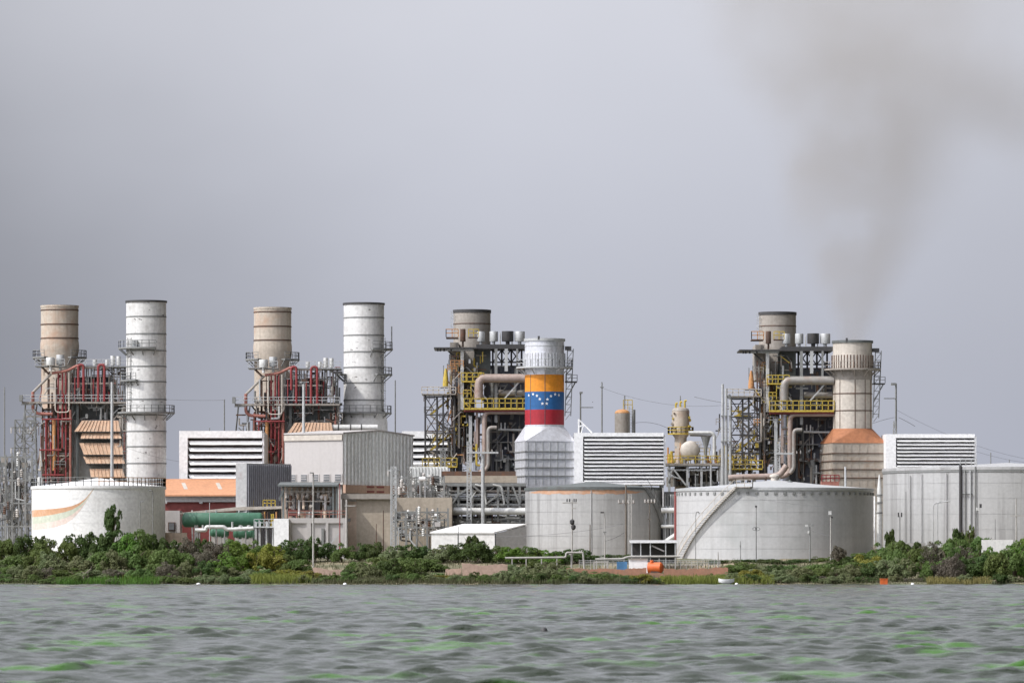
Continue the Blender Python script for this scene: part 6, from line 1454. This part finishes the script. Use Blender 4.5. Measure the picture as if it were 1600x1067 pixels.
for (kind, row_, lm), bs in clusters.items():
    bs.sort(key=lambda b: b[1]); n = len(bs)
    for i, b in enumerate(bs):
        o = bpy.data.objects.new('shrub', rb.choice(PROTO[kind])); COL.objects.link(o)
        o.location = (b[3], b[4], b[5] - .1); o.scale = (b[6] / 2 * 1.05, b[6] / 2 * .95, b[7] * 1.06); o.rotation_euler.z = rb.uniform(0, 6.28)
        lab = f'{kind} {ROWPH[row_]} {lm}'
        if n > 1: lab += f', {ORD[i]} from left of {n}'
        props(o, lab, 'shrub', 'shrubs on the lake bank')
def tree(label, px, top, wpx, Y, kind, trunk_h=.35, seed=0):
    x = X(px, Y); g = ground(x, Y); h = Z(top, Y) - g; w_ = wpx * S(Y); r_ = random.Random(seed)
    t = thing('tree', label, 'tree', (x, Y, g), 'small trees by the plant')
    m = MB(); tops = []
    for i in range(5):
        a = i * 1.257 + r_.random(); m.tube([(x, Y, g + h * trunk_h * .7), (x + w_ * .15 * math.cos(a), Y + w_ * .15 * math.sin(a), g + h * .55), (x + w_ * .33 * math.cos(a), Y + w_ * .33 * math.sin(a), g + h * r_.uniform(.68, .9))], [.13, .09, .03], 6)
    m.tube([(x, Y, g - .2), (x + .1, Y, g + h * .3), (x, Y, g + h * .6)], [.24, .18, .09], 8)
    m.build('trunk', M_bark, t)
    P = leaf_arrays(seed + 500, 3000, 26, size=.066); P = P * np.array([w_ / 2, w_ / 2, h * (1 - trunk_h)]) + np.array([x, Y, g + h * trunk_h])
    me = leaf_mesh('crown', LEAF[kind], P - np.array([x, Y, g])); o = bpy.data.objects.new('crown', me); COL.objects.link(o); o.parent = t; return t
tree('dark ivy-like tree standing against the white tank with a painted stripe', 176.5, 786, 36, -24, 'dark green', .38, 1)
tree('dark rounded tree standing before the white warehouse', 737, 833, 34, -42, 'dark green', .2, 2)
tree('dark bushy tree at the shaded edge of the largest tank', 1309, 853, 30, -52, 'brown', .15, 3)
tree('dark green tree in the gap beside the largest tank', 1390, 825, 24, -34, 'dark green', .2, 4)
tree('dark tree before the ladder pipes of the pale tank', 1497, 818, 28, -36, 'dark green', .25, 5)
tree('dark tree beside the tilted floodlight before the pale tank', 1517, 819, 26, -37, 'mid green', .2, 6)
tree('yellow green tree below the terracotta roof and white block', 428, 846, 46, -52, 'yellow green', .15, 7)
tree('big bright green leafy tree at the picture edge on the bank', 1590, 846, 70, -68, 'bright green', .12, 8)

def grass():
    rg = np.random.default_rng(3); v = []; f = []; mi = []
    zones = [(88, 250, -84, -90, 2600, 0, 1.0), (392, 486, -82, -89, 2200, 1, 1.3), (486, 640, -84, -90, 1200, 2, .9), (640, 1040, -85, -90, 2400, 2, .9), (1038, 1132, -83, -90, 2600, 1, 1.25), (1132, 1210, -83, -90, 1400, 1, 1.1), (1448, 1548, -84, -91, 2200, 3, .95), (-20, 1620, -84, -91, 4200, 2, .7), (190, 250, -70, -80, 900, 1, 1.0), (-20, 1620, -45, -82, 9000, 2, .7)]
    for x0, x1, ya, yb, n, k, h in zones:
        for _ in range(n):
            Y = rg.uniform(yb, ya); x = X(rg.uniform(x0, x1), Y); g = ground(x, Y)
            if g < -.15: continue
            H = .72 * h * rg.uniform(.3, 1.35); a = rg.uniform(0, 6.28); w_ = .06; dx, dy = math.cos(a) * w_, math.sin(a) * w_; lx, ly = rg.normal(0, .22, 2) * H; b = len(v)
            v += [(x - dx, Y - dy, g - .05), (x + dx, Y + dy, g - .05), (x + lx + dx * .3, Y + ly + dy * .3, g + H), (x + lx - dx * .3, Y + ly - dy * .3, g + H)]; f.append((b, b + 1, b + 2, b + 3)); mi.append(k)
    me = bpy.data.meshes.new('shore_grass'); me.from_pydata(v, [], f)
    for nm, c in (('green reeds', (.09, .17, .03)), ('yellow green reeds', (.19, .21, .05)), ('grey green grass', (.105, .105, .055)), ('straw grass', (.22, .19, .075))): me.materials.append(leafmat(nm, c, .4))
    me.polygons.foreach_set('material_index', mi); me.update()
    o = bpy.data.objects.new('shore_grass', me); COL.objects.link(o); props(o, 'reeds and dry grass along the water', 'grass', kind='stuff')
grass()

# ------------------------------------------------------------------ smoke from the chimney at the right
def smoke():
    Ys = 34; bx, bz = X(1332, Ys), Z(534, Ys)
    cz = [0, 5, 13.5, 24, 34, 44, 54, 66]; cxs = [0, .4, 1.2, 2.6, 3.2, 3.4, 3.6, 5]; rr = [3.2, 6.4, 12.0, 17.5, 21.5, 29.0, 36.0, 41.0]
    def build(name, mesh_build, dens, extra):
        m_, nt, N, L, b = principled(name + ' volume'); N.remove(b); out = N['Material Output']
        pv = N.new('ShaderNodeVolumePrincipled'); pv.inputs['Color'].default_value = (.54, .50, .455, 1); pv.inputs['Anisotropy'].default_value = .1
        L.new(pv.outputs[0], out.inputs['Volume'])
        tc = N.new('ShaderNodeTexCoord'); sp = N.new('ShaderNodeSeparateXYZ'); L.new(tc.outputs['Object'], sp.inputs[0])
        def M(op, a, b=None, clamp=False):
            n = N.new('ShaderNodeMath'); n.operation = op; n.use_clamp = clamp
            for i, v_ in enumerate((a, b)):
                if v_ is None: continue
                if isinstance(v_, (int, float)): n.inputs[i].default_value = v_
                else: L.new(v_, n.inputs[i])
            return n.outputs[0]
        def curve(inp, xs, ys, ymax):
            c = N.new('ShaderNodeFloatCurve'); cv = c.mapping.curves[0]
            for i, (a, q_) in enumerate(zip(xs, ys)):
                if i < 2: cv.points[i].location = (a, q_ / ymax)
                else: cv.points.new(a, q_ / ymax)
            cv.points[0].location = (xs[0], ys[0] / ymax); c.mapping.update(); L.new(inp, c.inputs['Value']); return M('MULTIPLY', c.outputs[0], ymax)
        n1 = N.new('ShaderNodeTexNoise'); n1.inputs['Scale'].default_value = .075; n1.inputs['Detail'].default_value = 6; n1.inputs['Roughness'].default_value = .55; L.new(tc.outputs['Object'], n1.inputs['Vector'])
        extra(N, L, M, curve, sp, n1, pv)
        o = mesh_build(name, m_); return o
    def main(N, L, M, curve, sp, n1, pv):
        x, y, z = sp.outputs; zn = M('DIVIDE', z, 66.0)
        c = curve(zn, [a / 66 for a in cz], cxs, 30.0); r = curve(zn, [a / 66 for a in cz], rr, 42.0)
        w = M('MULTIPLY', M('SUBTRACT', n1.outputs[0], .5), M('MULTIPLY', r, .8))
        dx = M('ADD', M('SUBTRACT', x, c), w)
        dist = M('DIVIDE', M('SQRT', M('ADD', M('MULTIPLY', dx, dx), M('MULTIPLY', y, y))), r)
        k = N.new('ShaderNodeMapRange'); k.interpolation_type = 'SMOOTHSTEP'; L.new(dist, k.inputs[0]); k.inputs[1].default_value = 1.0; k.inputs[2].default_value = .20
        nn = M('MULTIPLY', M('SUBTRACT', n1.outputs[0], .30), 2.9, True)
        fade = N.new('ShaderNodeMapRange'); L.new(z, fade.inputs[0]); fade.inputs[1].default_value = 70; fade.inputs[2].default_value = 30; fade.inputs[3].default_value = .7
        rise = N.new('ShaderNodeMapRange'); L.new(z, rise.inputs[0]); rise.inputs[1].default_value = 0; rise.inputs[2].default_value = 26; rise.inputs[3].default_value = .62; rise.inputs[4].default_value = 1.0
        d = M('MULTIPLY', M('DIVIDE', M('MULTIPLY', k.outputs[0], .98), r), M('MULTIPLY', M('MULTIPLY', nn, rise.outputs[0]), fade.outputs[0]))
        L.new(d, pv.inputs['Density'])
    def main_mesh(name, mt):
        m = MB(); pts = [(bx + np.interp(z, cz, cxs), Ys, bz + z) for z in np.linspace(.0, 66, 20)]; m.tube(pts, [float(np.interp(z, cz, rr)) * 1.02 for z in np.linspace(0, 66, 20)], 28)
        return m.build(name, mt, origin=(bx, Ys, bz))
    o = build('chimney_smoke', main_mesh, .03, main); props(o, 'thin brown grey smoke widening upward from the chimney with an orange hood', 'smoke', kind='stuff')
    def lobe(N, L, M, curve, sp, n1, pv):
        x, y, z = sp.outputs
        w = M('MULTIPLY', M('SUBTRACT', n1.outputs[0], .5), 1.1)
        q = M('ADD', M('ADD', M('POWER', M('ABSOLUTE', M('DIVIDE', x, 20.0)), 2.0), M('POWER', M('ABSOLUTE', M('DIVIDE', y, 12.0)), 2.0)), M('POWER', M('ABSOLUTE', M('DIVIDE', z, 13.0)), 2.0))
        dist = M('ADD', M('SQRT', q), w)
        k = N.new('ShaderNodeMapRange'); k.interpolation_type = 'SMOOTHSTEP'; L.new(dist, k.inputs[0]); k.inputs[1].default_value = .95; k.inputs[2].default_value = .0
        L.new(M('MULTIPLY', k.outputs[0], .042), pv.inputs['Density'])
    def lobe_mesh(name, mt):
        e = W(1575, 165, Ys); m = MB(); m.lathe([(max(.05, math.sin(math.pi * i / 14)), -math.cos(math.pi * i / 14)) for i in range(15)], 0, 0, 28)
        m.v = [(e.x + x * 20, Ys + y * 12, e.z + z * 13) for x, y, z in m.v]; return m.build(name, mt, origin=tuple(e))
    o = build('drifting_smoke', lobe_mesh, .03, lobe); props(o, 'drifting brown grey smoke bank near the upper picture edge', 'smoke', kind='stuff')
smoke()
